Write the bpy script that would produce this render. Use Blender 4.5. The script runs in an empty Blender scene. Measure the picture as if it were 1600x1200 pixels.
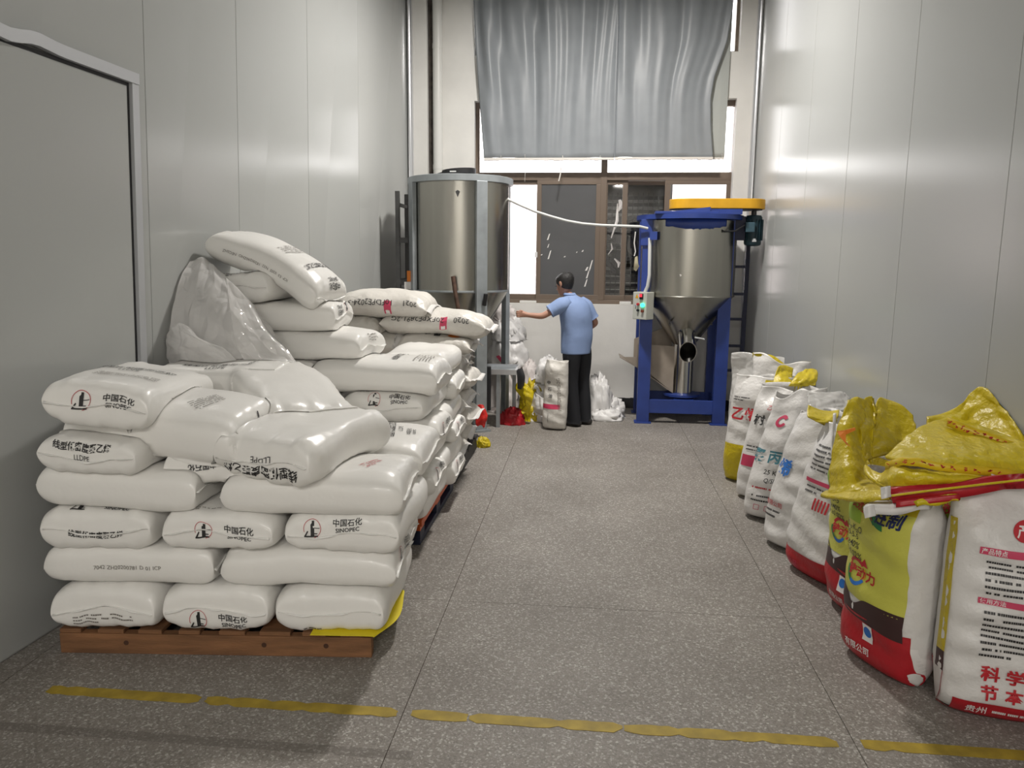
import bpy, bmesh, math, random
import numpy as np
from mathutils import Matrix, Vector, Euler

# ------------------------------------------------------------------ camera, sky, exposure
scene = bpy.context.scene
COL = scene.collection
CAM_H, FOC = 1.65, 1200.0
R_CAM = Matrix.Rotation(math.radians(5.60), 3, 'Z') @ Matrix.Rotation(math.radians(90 - 9.20), 3, 'X') @ Matrix.Rotation(math.radians(0.55), 3, 'Z')
cam_d = bpy.data.cameras.new('camera')
cam_d.sensor_width = 36.0
cam_d.lens = FOC / 1600 * 36.0
cam_d.clip_start = 0.05
cam = bpy.data.objects.new('camera', cam_d)
cam.matrix_world = Matrix.Translation((0, 0, CAM_H)) @ R_CAM.to_4x4()
COL.objects.link(cam)
scene.camera = cam
vs = scene.view_settings
vs.view_transform = 'Standard'
vs.look = 'None'
vs.gamma = 1.0
vs.use_curve_mapping = False
vs.exposure = 0.14

SKY_STRENGTH = 5.5
world = bpy.data.worlds.new('overcast_sky')
scene.world = world
world.use_nodes = True
bg = world.node_tree.nodes['Background']
bg.inputs[0].default_value = (1.0, 0.975, 0.97, 1)
bg.inputs[1].default_value = SKY_STRENGTH
LAMP_POWER = 150.0
LAMP_POS = (-0.05, 6.3, 4.6)
FILL_POWER = 180.0

rng = random.Random(7)
npr = np.random.RandomState(11)


def at(px, py, Y):
    """point at depth Y (metres down the room) seen at a place in the survey photograph"""
    d = R_CAM @ Vector(((px - 800) / FOC, -(py - 600) / FOC, -1))
    t = Y / d.y
    return Vector((d.x * t, Y, CAM_H + d.z * t))


# ------------------------------------------------------------------ materials
MATS = {}


def srgb(c):
    return tuple(((v / 255.0) / 12.92) if v / 255.0 <= 0.04045 else (((v / 255.0) + 0.055) / 1.055) ** 2.4 for v in c)


def mat(name, col, rough=0.5, metal=0.0, spec=0.5, var=0.0, vscale=8.0, bump=0.0, bscale=40.0, stretch=(1, 1, 1), coat=0.0, trans=0.0, alpha=1.0, emit=None, estr=0.0, sss=0.0, detail=4.0):
    if name in MATS:
        return MATS[name]
    m = bpy.data.materials.new(name)
    m.use_nodes = True
    nt = m.node_tree
    b = nt.nodes['Principled BSDF']
    b.inputs['Base Color'].default_value = (*col, 1)
    b.inputs['Roughness'].default_value = rough
    b.inputs['Metallic'].default_value = metal
    b.inputs['Specular IOR Level'].default_value = spec
    b.inputs['Coat Weight'].default_value = coat
    b.inputs['Coat Roughness'].default_value = 0.15
    b.inputs['Transmission Weight'].default_value = trans
    b.inputs['Alpha'].default_value = alpha
    if sss > 0:
        b.inputs['Subsurface Weight'].default_value = sss
        b.inputs['Subsurface Radius'].default_value = (0.03, 0.03, 0.028)
    if emit:
        b.inputs['Emission Color'].default_value = (*emit, 1)
        b.inputs['Emission Strength'].default_value = estr
    if var > 0 or bump > 0:
        tc = nt.nodes.new('ShaderNodeTexCoord')
        mp = nt.nodes.new('ShaderNodeMapping')
        mp.inputs['Scale'].default_value = stretch
        nt.links.new(tc.outputs['Object'], mp.inputs['Vector'])
    if var > 0:
        n = nt.nodes.new('ShaderNodeTexNoise')
        n.inputs['Scale'].default_value = vscale
        n.inputs['Detail'].default_value = detail
        nt.links.new(mp.outputs[0], n.inputs['Vector'])
        r = nt.nodes.new('ShaderNodeValToRGB')
        r.color_ramp.elements[0].position = 0.3
        r.color_ramp.elements[1].position = 0.7
        r.color_ramp.elements[0].color = (*[max(0, c * (1 - var)) for c in col], 1)
        r.color_ramp.elements[1].color = (*[min(1, c * (1 + var)) for c in col], 1)
        nt.links.new(n.outputs['Fac'], r.inputs['Fac'])
        nt.links.new(r.outputs['Color'], b.inputs['Base Color'])
    if bump > 0:
        n2 = nt.nodes.new('ShaderNodeTexNoise')
        n2.inputs['Scale'].default_value = bscale
        n2.inputs['Detail'].default_value = detail
        nt.links.new(mp.outputs[0], n2.inputs['Vector'])
        bp = nt.nodes.new('ShaderNodeBump')
        bp.inputs['Strength'].default_value = bump
        bp.inputs['Distance'].default_value = 0.02
        nt.links.new(n2.outputs['Fac'], bp.inputs['Height'])
        nt.links.new(bp.outputs[0], b.inputs['Normal'])
    MATS[name] = m
    return m


def glass_mat(name, tint, gloss=0.08):
    if name in MATS:
        return MATS[name]
    m = bpy.data.materials.new(name)
    m.use_nodes = True
    nt = m.node_tree
    nt.nodes.clear()
    out = nt.nodes.new('ShaderNodeOutputMaterial')
    t = nt.nodes.new('ShaderNodeBsdfTransparent')
    t.inputs[0].default_value = (*tint, 1)
    g = nt.nodes.new('ShaderNodeBsdfGlossy')
    g.inputs['Roughness'].default_value = 0.03
    mx = nt.nodes.new('ShaderNodeMixShader')
    fr = nt.nodes.new('ShaderNodeFresnel')
    fr.inputs[0].default_value = 1.45
    nt.links.new(fr.outputs[0], mx.inputs[0])
    nt.links.new(t.outputs[0], mx.inputs[1])
    nt.links.new(g.outputs[0], mx.inputs[2])
    nt.links.new(mx.outputs[0], out.inputs[0])
    MATS[name] = m
    return m


def film_mat(name, col, clear=0.5, rough=0.22):
    """thin translucent polythene: part clear, part milky, shiny"""
    if name in MATS:
        return MATS[name]
    m = bpy.data.materials.new(name)
    m.use_nodes = True
    nt = m.node_tree
    b = nt.nodes['Principled BSDF']
    out = nt.nodes['Material Output']
    b.inputs['Base Color'].default_value = (*col, 1)
    b.inputs['Roughness'].default_value = rough
    nb = nt.nodes.new('ShaderNodeTexVoronoi')
    nb.feature = 'DISTANCE_TO_EDGE'
    nb.inputs['Scale'].default_value = 9.0
    nw = nt.nodes.new('ShaderNodeTexNoise')
    nw.inputs['Scale'].default_value = 5.0
    tcx = nt.nodes.new('ShaderNodeTexCoord')
    nt.links.new(tcx.outputs['Object'], nw.inputs['Vector'])
    mxv = nt.nodes.new('ShaderNodeVectorMath')
    mxv.operation = 'MULTIPLY_ADD'
    mxv.inputs[1].default_value = (0.22, 0.22, 0.22)
    nt.links.new(nw.outputs['Color'], mxv.inputs[0])
    nt.links.new(tcx.outputs['Object'], mxv.inputs[2])
    nt.links.new(mxv.outputs[0], nb.inputs['Vector'])
    bpx = nt.nodes.new('ShaderNodeBump')
    bpx.inputs['Strength'].default_value = 0.7
    bpx.inputs['Distance'].default_value = 0.03
    nt.links.new(nb.outputs['Distance'], bpx.inputs['Height'])
    nt.links.new(bpx.outputs[0], b.inputs['Normal'])
    tr = nt.nodes.new('ShaderNodeBsdfTransparent')
    tl = nt.nodes.new('ShaderNodeBsdfTranslucent')
    tl.inputs[0].default_value = (*col, 1)
    m1 = nt.nodes.new('ShaderNodeMixShader')
    m1.inputs[0].default_value = 0.35
    nt.links.new(b.outputs[0], m1.inputs[1])
    nt.links.new(tl.outputs[0], m1.inputs[2])
    m2 = nt.nodes.new('ShaderNodeMixShader')
    m2.inputs[0].default_value = clear
    nt.links.new(m1.outputs[0], m2.inputs[1])
    nt.links.new(tr.outputs[0], m2.inputs[2])
    nt.links.new(m2.outputs[0], out.inputs[0])
    MATS[name] = m
    return m


def terrazzo():
    m = bpy.data.materials.new('terrazzo')
    m.use_nodes = True
    nt = m.node_tree
    b = nt.nodes['Principled BSDF']
    tc = nt.nodes.new('ShaderNodeNewGeometry')
    L = nt.links.new

    def vor(scale):
        v = nt.nodes.new('ShaderNodeTexVoronoi')
        v.inputs['Scale'].default_value = scale
        L(tc.outputs['Position'], v.inputs['Vector'])
        return v
    v1, v2 = vor(130), vor(260)

    def ramp(src, stops):
        r = nt.nodes.new('ShaderNodeValToRGB')
        e = r.color_ramp.elements
        while len(e) < len(stops):
            e.new(0.5)
        for k, (p, c) in enumerate(stops):
            e[k].position = p
            e[k].color = (*c, 1)
        L(src, r.inputs['Fac'])
        return r
    sep1 = nt.nodes.new('ShaderNodeSeparateColor')
    L(v1.outputs['Color'], sep1.inputs[0])
    sep2 = nt.nodes.new('ShaderNodeSeparateColor')
    L(v2.outputs['Color'], sep2.inputs[0])
    base = (0.232, 0.212, 0.189)
    r1 = ramp(sep1.outputs[0], [(0.0, (0.15, 0.135, 0.12)), (0.3, base), (0.75, (0.255, 0.235, 0.213)), (0.9, (0.44, 0.42, 0.39)), (1.0, (0.64, 0.62, 0.58))])
    r2 = ramp(sep2.outputs[0], [(0.0, (0.17, 0.155, 0.14)), (0.4, base), (0.85, base), (1.0, (0.50, 0.48, 0.45))])
    mx = nt.nodes.new('ShaderNodeMix')
    mx.data_type = 'RGBA'
    mx.inputs[0].default_value = 0.45
    L(r1.outputs[0], mx.inputs[6])
    L(r2.outputs[0], mx.inputs[7])
    # dusty and dirty patches
    n = nt.nodes.new('ShaderNodeTexNoise')
    n.inputs['Scale'].default_value = 1.6
    n.inputs['Detail'].default_value = 6
    L(tc.outputs['Position'], n.inputs['Vector'])
    r3 = ramp(n.outputs['Fac'], [(0.3, (0.82, 0.81, 0.80)), (0.55, (1, 1, 1)), (0.75, (1.14, 1.14, 1.14))])
    m2 = nt.nodes.new('ShaderNodeMix')
    m2.data_type = 'RGBA'
    m2.blend_type = 'MULTIPLY'
    m2.inputs[0].default_value = 1.0
    L(mx.outputs[2], m2.inputs[6])
    L(r3.outputs[0], m2.inputs[7])
    # grey residue line where an older tape was peeled off (y about 2.30, x < -0.6)
    sx = nt.nodes.new('ShaderNodeSeparateXYZ')
    L(tc.outputs['Position'], sx.inputs[0])

    def math_(op, a, bval):
        q = nt.nodes.new('ShaderNodeMath')
        q.operation = op
        if isinstance(a, float):
            q.inputs[0].default_value = a
        else:
            L(a, q.inputs[0])
        if isinstance(bval, float):
            q.inputs[1].default_value = bval
        else:
            L(bval, q.inputs[1])
        return q.outputs[0]
    dy = math_('ABSOLUTE', math_('SUBTRACT', sx.outputs[1], 2.305), 0.0)
    band = math_('LESS_THAN', dy, 0.024)
    left = math_('LESS_THAN', sx.outputs[0], -0.55)
    msk = math_('MULTIPLY', math_('MULTIPLY', band, left), 0.45)
    m3 = nt.nodes.new('ShaderNodeMix')
    m3.data_type = 'RGBA'
    L(msk, m3.inputs[0])
    L(m2.outputs[2], m3.inputs[6])
    m3.inputs[7].default_value = (0.10, 0.085, 0.075, 1)
    L(m3.outputs[2], b.inputs['Base Color'])
    b.inputs['Roughness'].default_value = 0.55
    b.inputs['Specular IOR Level'].default_value = 0.35
    MATS['terrazzo'] = m
    return m


WHITE = (0.74, 0.74, 0.715)
M_WALL = mat('painted_steel_panel', (0.42, 0.43, 0.42), 0.235, spec=0.5, bump=0.015, bscale=1.2, detail=1.0)
M_SEAM = mat('dark_joint', (0.05, 0.05, 0.05), 0.8)
M_PLASTER = mat('white_plaster', (0.74, 0.73, 0.70), 0.85, var=0.06, vscale=2.5, bump=0.08, bscale=18)
M_FLOOR = terrazzo()
M_JOINT = mat('joint_filler', (0.10, 0.075, 0.06), 0.9)
M_CEIL = mat('ceiling_paint', (0.5, 0.5, 0.49), 0.9, var=0.03)
M_ALU = mat('aluminium_trim', (0.72, 0.73, 0.76), 0.28, 0.9)
M_DOORTRIM = mat('door_trim_grey', (0.50, 0.51, 0.53), 0.4, 0.3)
M_BLACK = mat('black_rubber', (0.012, 0.012, 0.014), 0.5)
M_BROWN = mat('bronze_window_frame', (0.17, 0.13, 0.10), 0.45, 0.15)
M_CURT = mat('grey_curtain_cloth', (0.25, 0.27, 0.29), 0.42, spec=0.5, var=0.05, vscale=6)
M_LINING = mat('curtain_lining', (0.42, 0.44, 0.42), 0.6)
M_HEM = mat('frayed_white_hem', (0.75, 0.72, 0.68), 0.8)
M_PVC = mat('white_pvc', (0.68, 0.68, 0.65), 0.4)
M_STEEL = mat('stainless_steel', (0.37, 0.36, 0.325), 0.25, 1.0, bump=0.02, bscale=30, stretch=(6, 6, 0.3), var=0.08, vscale=1.6)
M_STEEL2 = mat('polished_steel', (0.62, 0.61, 0.58), 0.14, 1.0)
M_GALV = mat('galvanised_grey', (0.36, 0.39, 0.41), 0.45, 0.55, var=0.12, vscale=9)
M_DKMETAL = mat('dark_painted_metal', (0.07, 0.07, 0.07), 0.5, 0.3, var=0.2)
M_BLUE = mat('blue_enamel', (0.022, 0.05, 0.24), 0.4, spec=0.5, var=0.15, vscale=5)
M_NAVY = mat('dark_navy_metal', (0.008, 0.011, 0.04), 0.5)
M_YELLOWP = mat('yellow_enamel', (0.68, 0.36, 0.015), 0.4, var=0.1, vscale=6)
M_MOTOR = mat('teal_motor_casting', (0.012, 0.04, 0.055), 0.5, var=0.2)
M_TAN = mat('tan_sheet_metal', (0.34, 0.29, 0.24), 0.5, 0.2, var=0.1)
M_BOXG = mat('control_box_grey', (0.50, 0.51, 0.46), 0.5)
M_WOOD = mat('pallet_pine', (0.21, 0.098, 0.042), 0.75, var=0.35, vscale=3, stretch=(1, 8, 8), bump=0.2, bscale=30)
M_ORANGE = mat('orange_plastic', (0.62, 0.11, 0.02), 0.45)
M_NAVYP = mat('navy_plastic', (0.012, 0.018, 0.045), 0.5)
M_DKP = mat('dark_grey_plastic', (0.03, 0.03, 0.032), 0.6)
M_BAG = mat('white_polythene_bag', (0.88, 0.868, 0.835), 0.33, spec=0.45, bump=0.22, bscale=9, detail=3.0, coat=0.15)
M_FIN = mat('bag_seal_film', (0.86, 0.85, 0.82), 0.25, bump=0.3, bscale=40)
M_WOVEN = mat('grey_woven_bag', (0.66, 0.635, 0.59), 0.40, bump=0.6, bscale=14, spec=0.4, var=0.04)
M_WOVENW = mat('white_woven_bag', (0.70, 0.685, 0.665), 0.38, bump=0.6, bscale=13, spec=0.45, var=0.03)
M_CLEARW = film_mat('clear_inner_liner', (0.80, 0.79, 0.77), 0.25, 0.25)
M_WRAP = film_mat('crumpled_wrap_film', (0.95, 0.94, 0.93), 0.38, 0.06)
M_YEL = mat('yellow_woven_bag', (0.60, 0.47, 0.010), 0.36, bump=0.6, bscale=26, spec=0.5, var=0.10)
M_YELP = mat('pale_yellow_print', (0.58, 0.57, 0.09), 0.4, bump=0.3, bscale=16)
M_YELS = mat('yellow_card', (0.80, 0.66, 0.02), 0.6)
M_RED = mat('red_print', (0.42, 0.012, 0.02), 0.4, bump=0.3, bscale=18)
M_REDT = mat('red_ink', (0.50, 0.02, 0.03), 0.5)
M_PINK = mat('pink_red_label', (0.58, 0.05, 0.12), 0.45)
M_MAROON = mat('maroon_print', (0.045, 0.018, 0.018), 0.45)
M_INK = mat('black_ink', (0.025, 0.024, 0.024), 0.5)
M_GREY_INK = mat('grey_ink', (0.22, 0.20, 0.18), 0.5)
M_INKB = mat('blue_ink', (0.02, 0.16, 0.55), 0.5)
M_INKT = mat('teal_ink', (0.06, 0.21, 0.26), 0.5)
M_GREEN = mat('green_ink', (0.02, 0.20, 0.06), 0.5)
M_LIME = mat('lime_print', (0.30, 0.46, 0.03), 0.45)
M_ORI = mat('orange_ink', (0.75, 0.22, 0.02), 0.5)
M_WHITEINK = mat('white_ink', (0.8, 0.78, 0.76), 0.5)
M_TAPE = mat('yellow_floor_tape', (0.34, 0.24, 0.02), 0.6, var=0.25, vscale=14)
M_SKIN = mat('skin', (0.42, 0.22, 0.15), 0.5, sss=0.1)
M_HAIR = mat('black_hair', (0.012, 0.011, 0.011), 0.45, bump=0.4, bscale=120)
M_SHIRT = mat('light_blue_shirt', (0.235, 0.325, 0.55), 0.8, bump=0.25, bscale=14)
M_TROUS = mat('black_trousers', (0.010, 0.011, 0.015), 0.75, bump=0.2, bscale=12)
M_SHOE = mat('dark_shoe', (0.03, 0.028, 0.026), 0.5)
M_RUST = mat('rusty_iron', (0.09, 0.05, 0.035), 0.7, 0.3, var=0.4, vscale=20)
M_HOSE = mat('white_hose', (0.58, 0.59, 0.58), 0.5)

# ------------------------------------------------------------------ mesh helpers
WPOS = {}


def link(name, verts, faces, material, parent=None, smooth=False, mats=None, midx=None):
    V = np.asarray(verts, dtype=float)
    c = (V.min(0) + V.max(0)) / 2
    if parent is None:
        c[2] = V[:, 2].min()
    me = bpy.data.meshes.new(name)
    me.from_pydata((V - c).tolist(), [], faces)
    for mm in (mats or [material]):
        me.materials.append(mm)
    if midx is not None:
        me.polygons.foreach_set('material_index', midx)
    if smooth:
        me.polygons.foreach_set('use_smooth', [True] * len(me.polygons))
    me.update()
    o = bpy.data.objects.new(name, me)
    COL.objects.link(o)
    if parent is not None:
        o.parent = parent
        pc = WPOS[parent.name]
        o.location = Vector(c) - pc
    else:
        o.location = c
    WPOS[o.name] = Vector(c)
    return o


def tag(o, label, cat, group=None):
    o['label'] = label
    o['category'] = cat
    if group:
        o['group'] = group
    return o


def thing(name, loc, label, cat, group=None):
    o = bpy.data.objects.new(name, None)
    o.empty_display_size = 0.1
    COL.objects.link(o)
    o.location = loc
    WPOS[o.name] = Vector(loc)
    return tag(o, label, cat, group)


def struct_empty(name, loc):
    o = bpy.data.objects.new(name, None)
    COL.objects.link(o)
    o.location = loc
    WPOS[o.name] = Vector(loc)
    o['kind'] = 'structure'
    return o


class MB:
    """collects simple solids into one mesh"""

    def __init__(self):
        self.v, self.f = [], []

    def add(self, vs, fs):
        n = len(self.v)
        self.v += [tuple(p) for p in vs]
        self.f += [[i + n for i in q] for q in fs]
        return self

    def box(self, lo, hi, rot=None, piv=None):
        x0, y0, z0 = lo
        x1, y1, z1 = hi
        vs = [Vector(p) for p in ((x0, y0, z0), (x1, y0, z0), (x1, y1, z0), (x0, y1, z0), (x0, y0, z1), (x1, y0, z1), (x1, y1, z1), (x0, y1, z1))]
        if rot is not None:
            c = Vector(piv) if piv is not None else (Vector(lo) + Vector(hi)) / 2
            Rm = Euler([math.radians(a) for a in rot]).to_matrix()
            vs = [c + Rm @ (p - c) for p in vs]
        return self.add(vs, [[0, 3, 2, 1], [4, 5, 6, 7], [0, 1, 5, 4], [1, 2, 6, 5], [2, 3, 7, 6], [3, 0, 4, 7]])

    def hexa(self, b, t):
        """b, t: four bottom and four top corners, anticlockwise from above"""
        return self.add(list(b) + list(t), [[0, 3, 2, 1], [4, 5, 6, 7], [0, 1, 5, 4], [1, 2, 6, 5], [2, 3, 7, 6], [3, 0, 4, 7]])

    def tube(self, pts, r, n=10, closed_ends=True):
        pts = [Vector(p) for p in pts]
        rs = r if isinstance(r, (list, tuple)) else [r] * len(pts)
        rings = []
        prev = None
        for i, p in enumerate(pts):
            d = (pts[min(i + 1, len(pts) - 1)] - pts[max(i - 1, 0)]).normalized()
            ref = prev if prev is not None else (Vector((0, 0, 1)) if abs(d.z) < 0.9 else Vector((1, 0, 0)))
            a = d.cross(ref).normalized()
            b = a.cross(d).normalized()
            prev = b
            rings.append([p + (a * math.cos(2 * math.pi * k / n) + b * math.sin(2 * math.pi * k / n)) * rs[i] for k in range(n)])
        vs = [q for ring in rings for q in ring]
        fs = []
        for i in range(len(pts) - 1):
            for k in range(n):
                fs.append([i * n + k, i * n + (k + 1) % n, (i + 1) * n + (k + 1) % n, (i + 1) * n + k])
        if closed_ends:
            fs.append(list(range(n)))
            fs.append(list(range((len(pts) - 1) * n, len(pts) * n))[::-1])
        return self.add(vs, fs)

    def lathe(self, c, prof, n=48, close=True):
        """prof: (radius, z) up the axis"""
        vs, fs = [], []
        for r, z in prof:
            for k in range(n):
                a = 2 * math.pi * k / n
                vs.append((c[0] + r * math.cos(a), c[1] + r * math.sin(a), c[2] + z))
        m = len(prof)
        for i in range(m - 1):
            for k in range(n):
                fs.append([i * n + k, i * n + (k + 1) % n, (i + 1) * n + (k + 1) % n, (i + 1) * n + k])
        if close:
            fs.append(list(range(n))[::-1])
            fs.append(list(range((m - 1) * n, m * n)))
        return self.add(vs, fs)

    def prism(self, poly, axis_vec):
        """poly: 3-D points of a flat outline, pushed along axis_vec"""
        n = len(poly)
        a = Vector(axis_vec)
        vs = [Vector(p) for p in poly] + [Vector(p) + a for p in poly]
        fs = [list(range(n))[::-1], list(range(n, 2 * n))]
        for i in range(n):
            j = (i + 1) % n
            fs.append([i, j, n + j, n + i])
        return self.add(vs, fs)

    def build(self, name, material, parent=None, smooth=False, bevel=0.0):
        o = link(name, self.v, self.f, material, parent, smooth)
        bm = bmesh.new()
        bm.from_mesh(o.data)
        bmesh.ops.recalc_face_normals(bm, faces=bm.faces)
        if bevel > 0:
            bmesh.ops.bevel(bm, geom=list(bm.edges), offset=bevel, segments=2, affect='EDGES', profile=0.5)
        if smooth:
            for e in bm.edges:
                if len(e.link_faces) == 2 and e.calc_face_angle(0) > math.radians(38):
                    e.smooth = False
        bm.to_mesh(o.data)
        bm.free()
        return o


def structure(o):
    o['kind'] = 'structure'
    return o


class SineNoise:
    def __init__(self, seed, freq, n=9):
        r = np.random.RandomState(seed)
        self.k = r.normal(size=(n, 3)) * freq
        self.p = r.uniform(0, 6.28, n)

    def __call__(self, x, y, z=0.0):
        out = 0.0
        for k, p in zip(self.k, self.p):
            out = out + np.sin(k[0] * x + k[1] * y + k[2] * z + p)
        return out / math.sqrt(len(self.p))


class Crease:
    """piecewise-linear folds running in random directions"""

    def __init__(self, seed, freq, n=5):
        r = np.random.RandomState(seed)
        a = r.uniform(0, 2 * math.pi, n)
        f = freq * r.uniform(0.5, 1.6, n)
        self.k = np.stack([np.cos(a) * f, np.sin(a) * f], 1)
        self.p = r.uniform(0, 2, n)
        self.w = r.uniform(0.4, 1.0, n)
        self.warp = SineNoise(seed + 5, freq * 1.3, 5)

    def __call__(self, u, v):
        wv = self.warp(u, v) * 0.25
        out = 0.0
        for k, p, w in zip(self.k, self.p, self.w):
            t = (k[0] * u + k[1] * v + p + wv) % 2.0
            out = out + w * (np.abs(t - 1.0) - 0.5)
        return out / math.sqrt(len(self.p)) * 2


def sheet(name, P, thick, material, parent=None, smooth=True, mats=None, midx=None):
    """P: (m, n, 3) grid of points -> closed thin sheet"""
    P = np.asarray(P, float)
    m, n, _ = P.shape
    du = np.gradient(P, axis=0)
    dv = np.gradient(P, axis=1)
    N = np.cross(du, dv)
    N /= np.linalg.norm(N, axis=2, keepdims=True) + 1e-9
    A = (P + N * thick / 2).reshape(-1, 3)
    B = (P - N * thick / 2).reshape(-1, 3)
    V = np.concatenate([A, B])
    q = m * n
    F = []
    idx = lambda i, j: i * n + j
    for i in range(m - 1):
        for j in range(n - 1):
            a, b, c, d = idx(i, j), idx(i + 1, j), idx(i + 1, j + 1), idx(i, j + 1)
            F.append([a, b, c, d])
            F.append([q + d, q + c, q + b, q + a])
    per = [idx(i, 0) for i in range(m)] + [idx(m - 1, j) for j in range(1, n)] + [idx(i, n - 1) for i in range(m - 2, -1, -1)] + [idx(0, j) for j in range(n - 2, 0, -1)]
    for k in range(len(per)):
        a, b = per[k], per[(k + 1) % len(per)]
        F.append([b, a, q + a, q + b])
    return link(name, V, F, material, parent, smooth, mats, midx)


def catmull(ctrl, nu, nv):
    """tensor Catmull-Rom through a grid of control points"""
    C = np.array([[list(p) for p in row] for row in ctrl], float)

    def along(A, n):
        m = A.shape[0]
        ext = np.concatenate([2 * A[:1] - A[1:2], A, 2 * A[-1:] - A[-2:-1]])
        out = []
        for s in np.linspace(0, m - 1, n):
            i = min(int(s), m - 2)
            t = s - i
            p0, p1, p2, p3 = ext[i], ext[i + 1], ext[i + 2], ext[i + 3]
            out.append(0.5 * (2 * p1 + (p2 - p0) * t + (2 * p0 - 5 * p1 + 4 * p2 - p3) * t * t + (3 * p1 - p0 - 3 * p2 + p3) * t ** 3))
        return np.array(out)
    X = along(C, nu)
    X = np.swapaxes(along(np.swapaxes(X, 0, 1), nv), 0, 1)
    return X


def crumple(P, seed, amp, freq, amp2=0.0, freq2=40.0):
    m, n, _ = P.shape
    du = np.gradient(P, axis=0)
    dv = np.gradient(P, axis=1)
    N = np.cross(du, dv)
    N /= np.linalg.norm(N, axis=2, keepdims=True) + 1e-9
    # surface coordinates in metres
    lu = np.linalg.norm(P[-1] - P[0], axis=1).mean()
    lv = np.linalg.norm(P[:, -1] - P[:, 0], axis=1).mean()
    U, Vv = np.meshgrid(np.linspace(0, max(lu, 0.05), m), np.linspace(0, max(lv, 0.05), n), indexing='ij')
    d = amp * Crease(seed, freq)(U, Vv)
    if amp2:
        d = d + amp2 * Crease(seed + 99, freq2)(U, Vv)
    return P + N * d[:, :, None]


# ---- lettering: flat glyph outlines (triangulated), later laid on a surface
_TXT = {}


def glyphs(body, bold=0.0):
    key = (body, bold)
    if key in _TXT:
        return _TXT[key]
    c = bpy.data.curves.new('lettering', 'FONT')
    c.body = body
    c.size = 1.0
    c.align_x = 'CENTER'
    c.align_y = 'CENTER'
    c.resolution_u = 2
    c.offset = bold
    o = bpy.data.objects.new('lettering', c)
    COL.objects.link(o)
    bpy.context.view_layer.update()
    me = bpy.data.meshes.new_from_object(o)
    bm = bmesh.new()
    bm.from_mesh(me)
    bmesh.ops.remove_doubles(bm, verts=bm.verts, dist=1e-4)
    bmesh.ops.triangulate(bm, faces=bm.faces)
    for _ in range(2):
        es = [e for e in bm.edges if e.calc_length() > 0.30]
        if es:
            bmesh.ops.subdivide_edges(bm, edges=es, cuts=1)
            bmesh.ops.triangulate(bm, faces=bm.faces)
    bm.verts.ensure_lookup_table()
    V = np.array([v.co[:2] for v in bm.verts]) if len(bm.verts) else np.zeros((0, 2))
    F = [[v.index for v in f.verts] for f in bm.faces]
    bm.free()
    if len(V):
        V = V - (V.max(0) + V.min(0)) / 2
    bpy.data.objects.remove(o)
    bpy.data.curves.remove(c)
    bpy.data.meshes.remove(me)
    _TXT[key] = (V, F)
    return V, F


def shape_rect(x0, y0, x1, y1, nx=6, ny=3):
    xs, ys = np.linspace(x0, x1, nx + 1), np.linspace(y0, y1, ny + 1)
    V = np.array([[x, y] for y in ys for x in xs])
    F = [[j * (nx + 1) + i, j * (nx + 1) + i + 1, (j + 1) * (nx + 1) + i + 1, (j + 1) * (nx + 1) + i] for j in range(ny) for i in range(nx)]
    return V, F


def shape_ring(r0, r1, a0=0.0, a1=360.0, n=28):
    A = np.radians(np.linspace(a0, a1, n + 1))
    V = np.concatenate([np.stack([r0 * np.cos(A), r0 * np.sin(A)], 1), np.stack([r1 * np.cos(A), r1 * np.sin(A)], 1)])
    F = [[i, i + 1, n + 2 + i, n + 1 + i] for i in range(n)]
    return V, F


def shape_disc(r, n=24):
    A = np.linspace(0, 2 * math.pi, n, endpoint=False)
    V = np.concatenate([[[0, 0]], np.stack([r * np.cos(A), r * np.sin(A)], 1)])
    F = [[0, 1 + i, 1 + (i + 1) % n] for i in range(n)]
    return V, F


def shape_poly(pts):
    return np.array(pts, float), [list(range(len(pts)))]


def shape_bars(w, h, lines, seed, fill=0.8):
    """rows of tiny unreadable print"""
    r = random.Random(seed)
    V, F = [], []
    for k in range(lines):
        y = h / 2 - (k + 0.5) * h / lines
        x = -w / 2
        end = w / 2 if k < lines - 1 else w * r.uniform(-0.1, 0.4)
        hh = h / lines * 0.19
        while x < end:
            l = min(w * 0.035 * r.uniform(0.6, 1.3), end - x)
            if r.random() < fill:
                n = len(V)
                V += [(x, y - hh), (x + l * 0.8, y - hh), (x + l * 0.8, y + hh), (x, y + hh)]
                F.append([n, n + 1, n + 2, n + 3])
            x += l
    return np.array(V), F


def merge_shapes(parts):
    """parts: list of ((V, F), dx, dy, scale)"""
    V, F = [], []
    n = 0
    for (v, f), dx, dy, s in parts:
        if len(v) == 0:
            continue
        V.append(np.asarray(v) * s + np.array([dx, dy]))
        F += [[i + n for i in q] for q in f]
        n += len(v)
    return np.concatenate(V), F

# ================================================================== THE ROOM
ROOM_H = 6.0
YB = 8.65          # face of the back wall
XR = 1.72          # face of the right wall
Y0 = -4.0          # wall behind the photographer


def XL(Y, z):
    """the left partition runs slightly askew and is a little out of plumb"""
    return -(2.52 - 0.0605 * Y) + 0.0077 * (8.6 - Y) * z


# floor: terrazzo slabs with filled joints
floor = structure(MB().box((-3.2, Y0 - 0.2, -0.14), (2.0, 9.0, -0.004)).build('floor', M_JOINT))
xs = [-3.2, -2.24, -0.64, 0.96, 2.0]
ys = [Y0 - 0.2, -2.905, 0.295, 3.495, 9.0]
for i in range(len(xs) - 1):
    for j in range(len(ys) - 1):
        MB().box((xs[i] + 0.0016, ys[j] + 0.0016, -0.06), (xs[i + 1] - 0.0016, ys[j + 1] - 0.0016, 0.0)).build('slab', M_FLOOR, floor)

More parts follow.
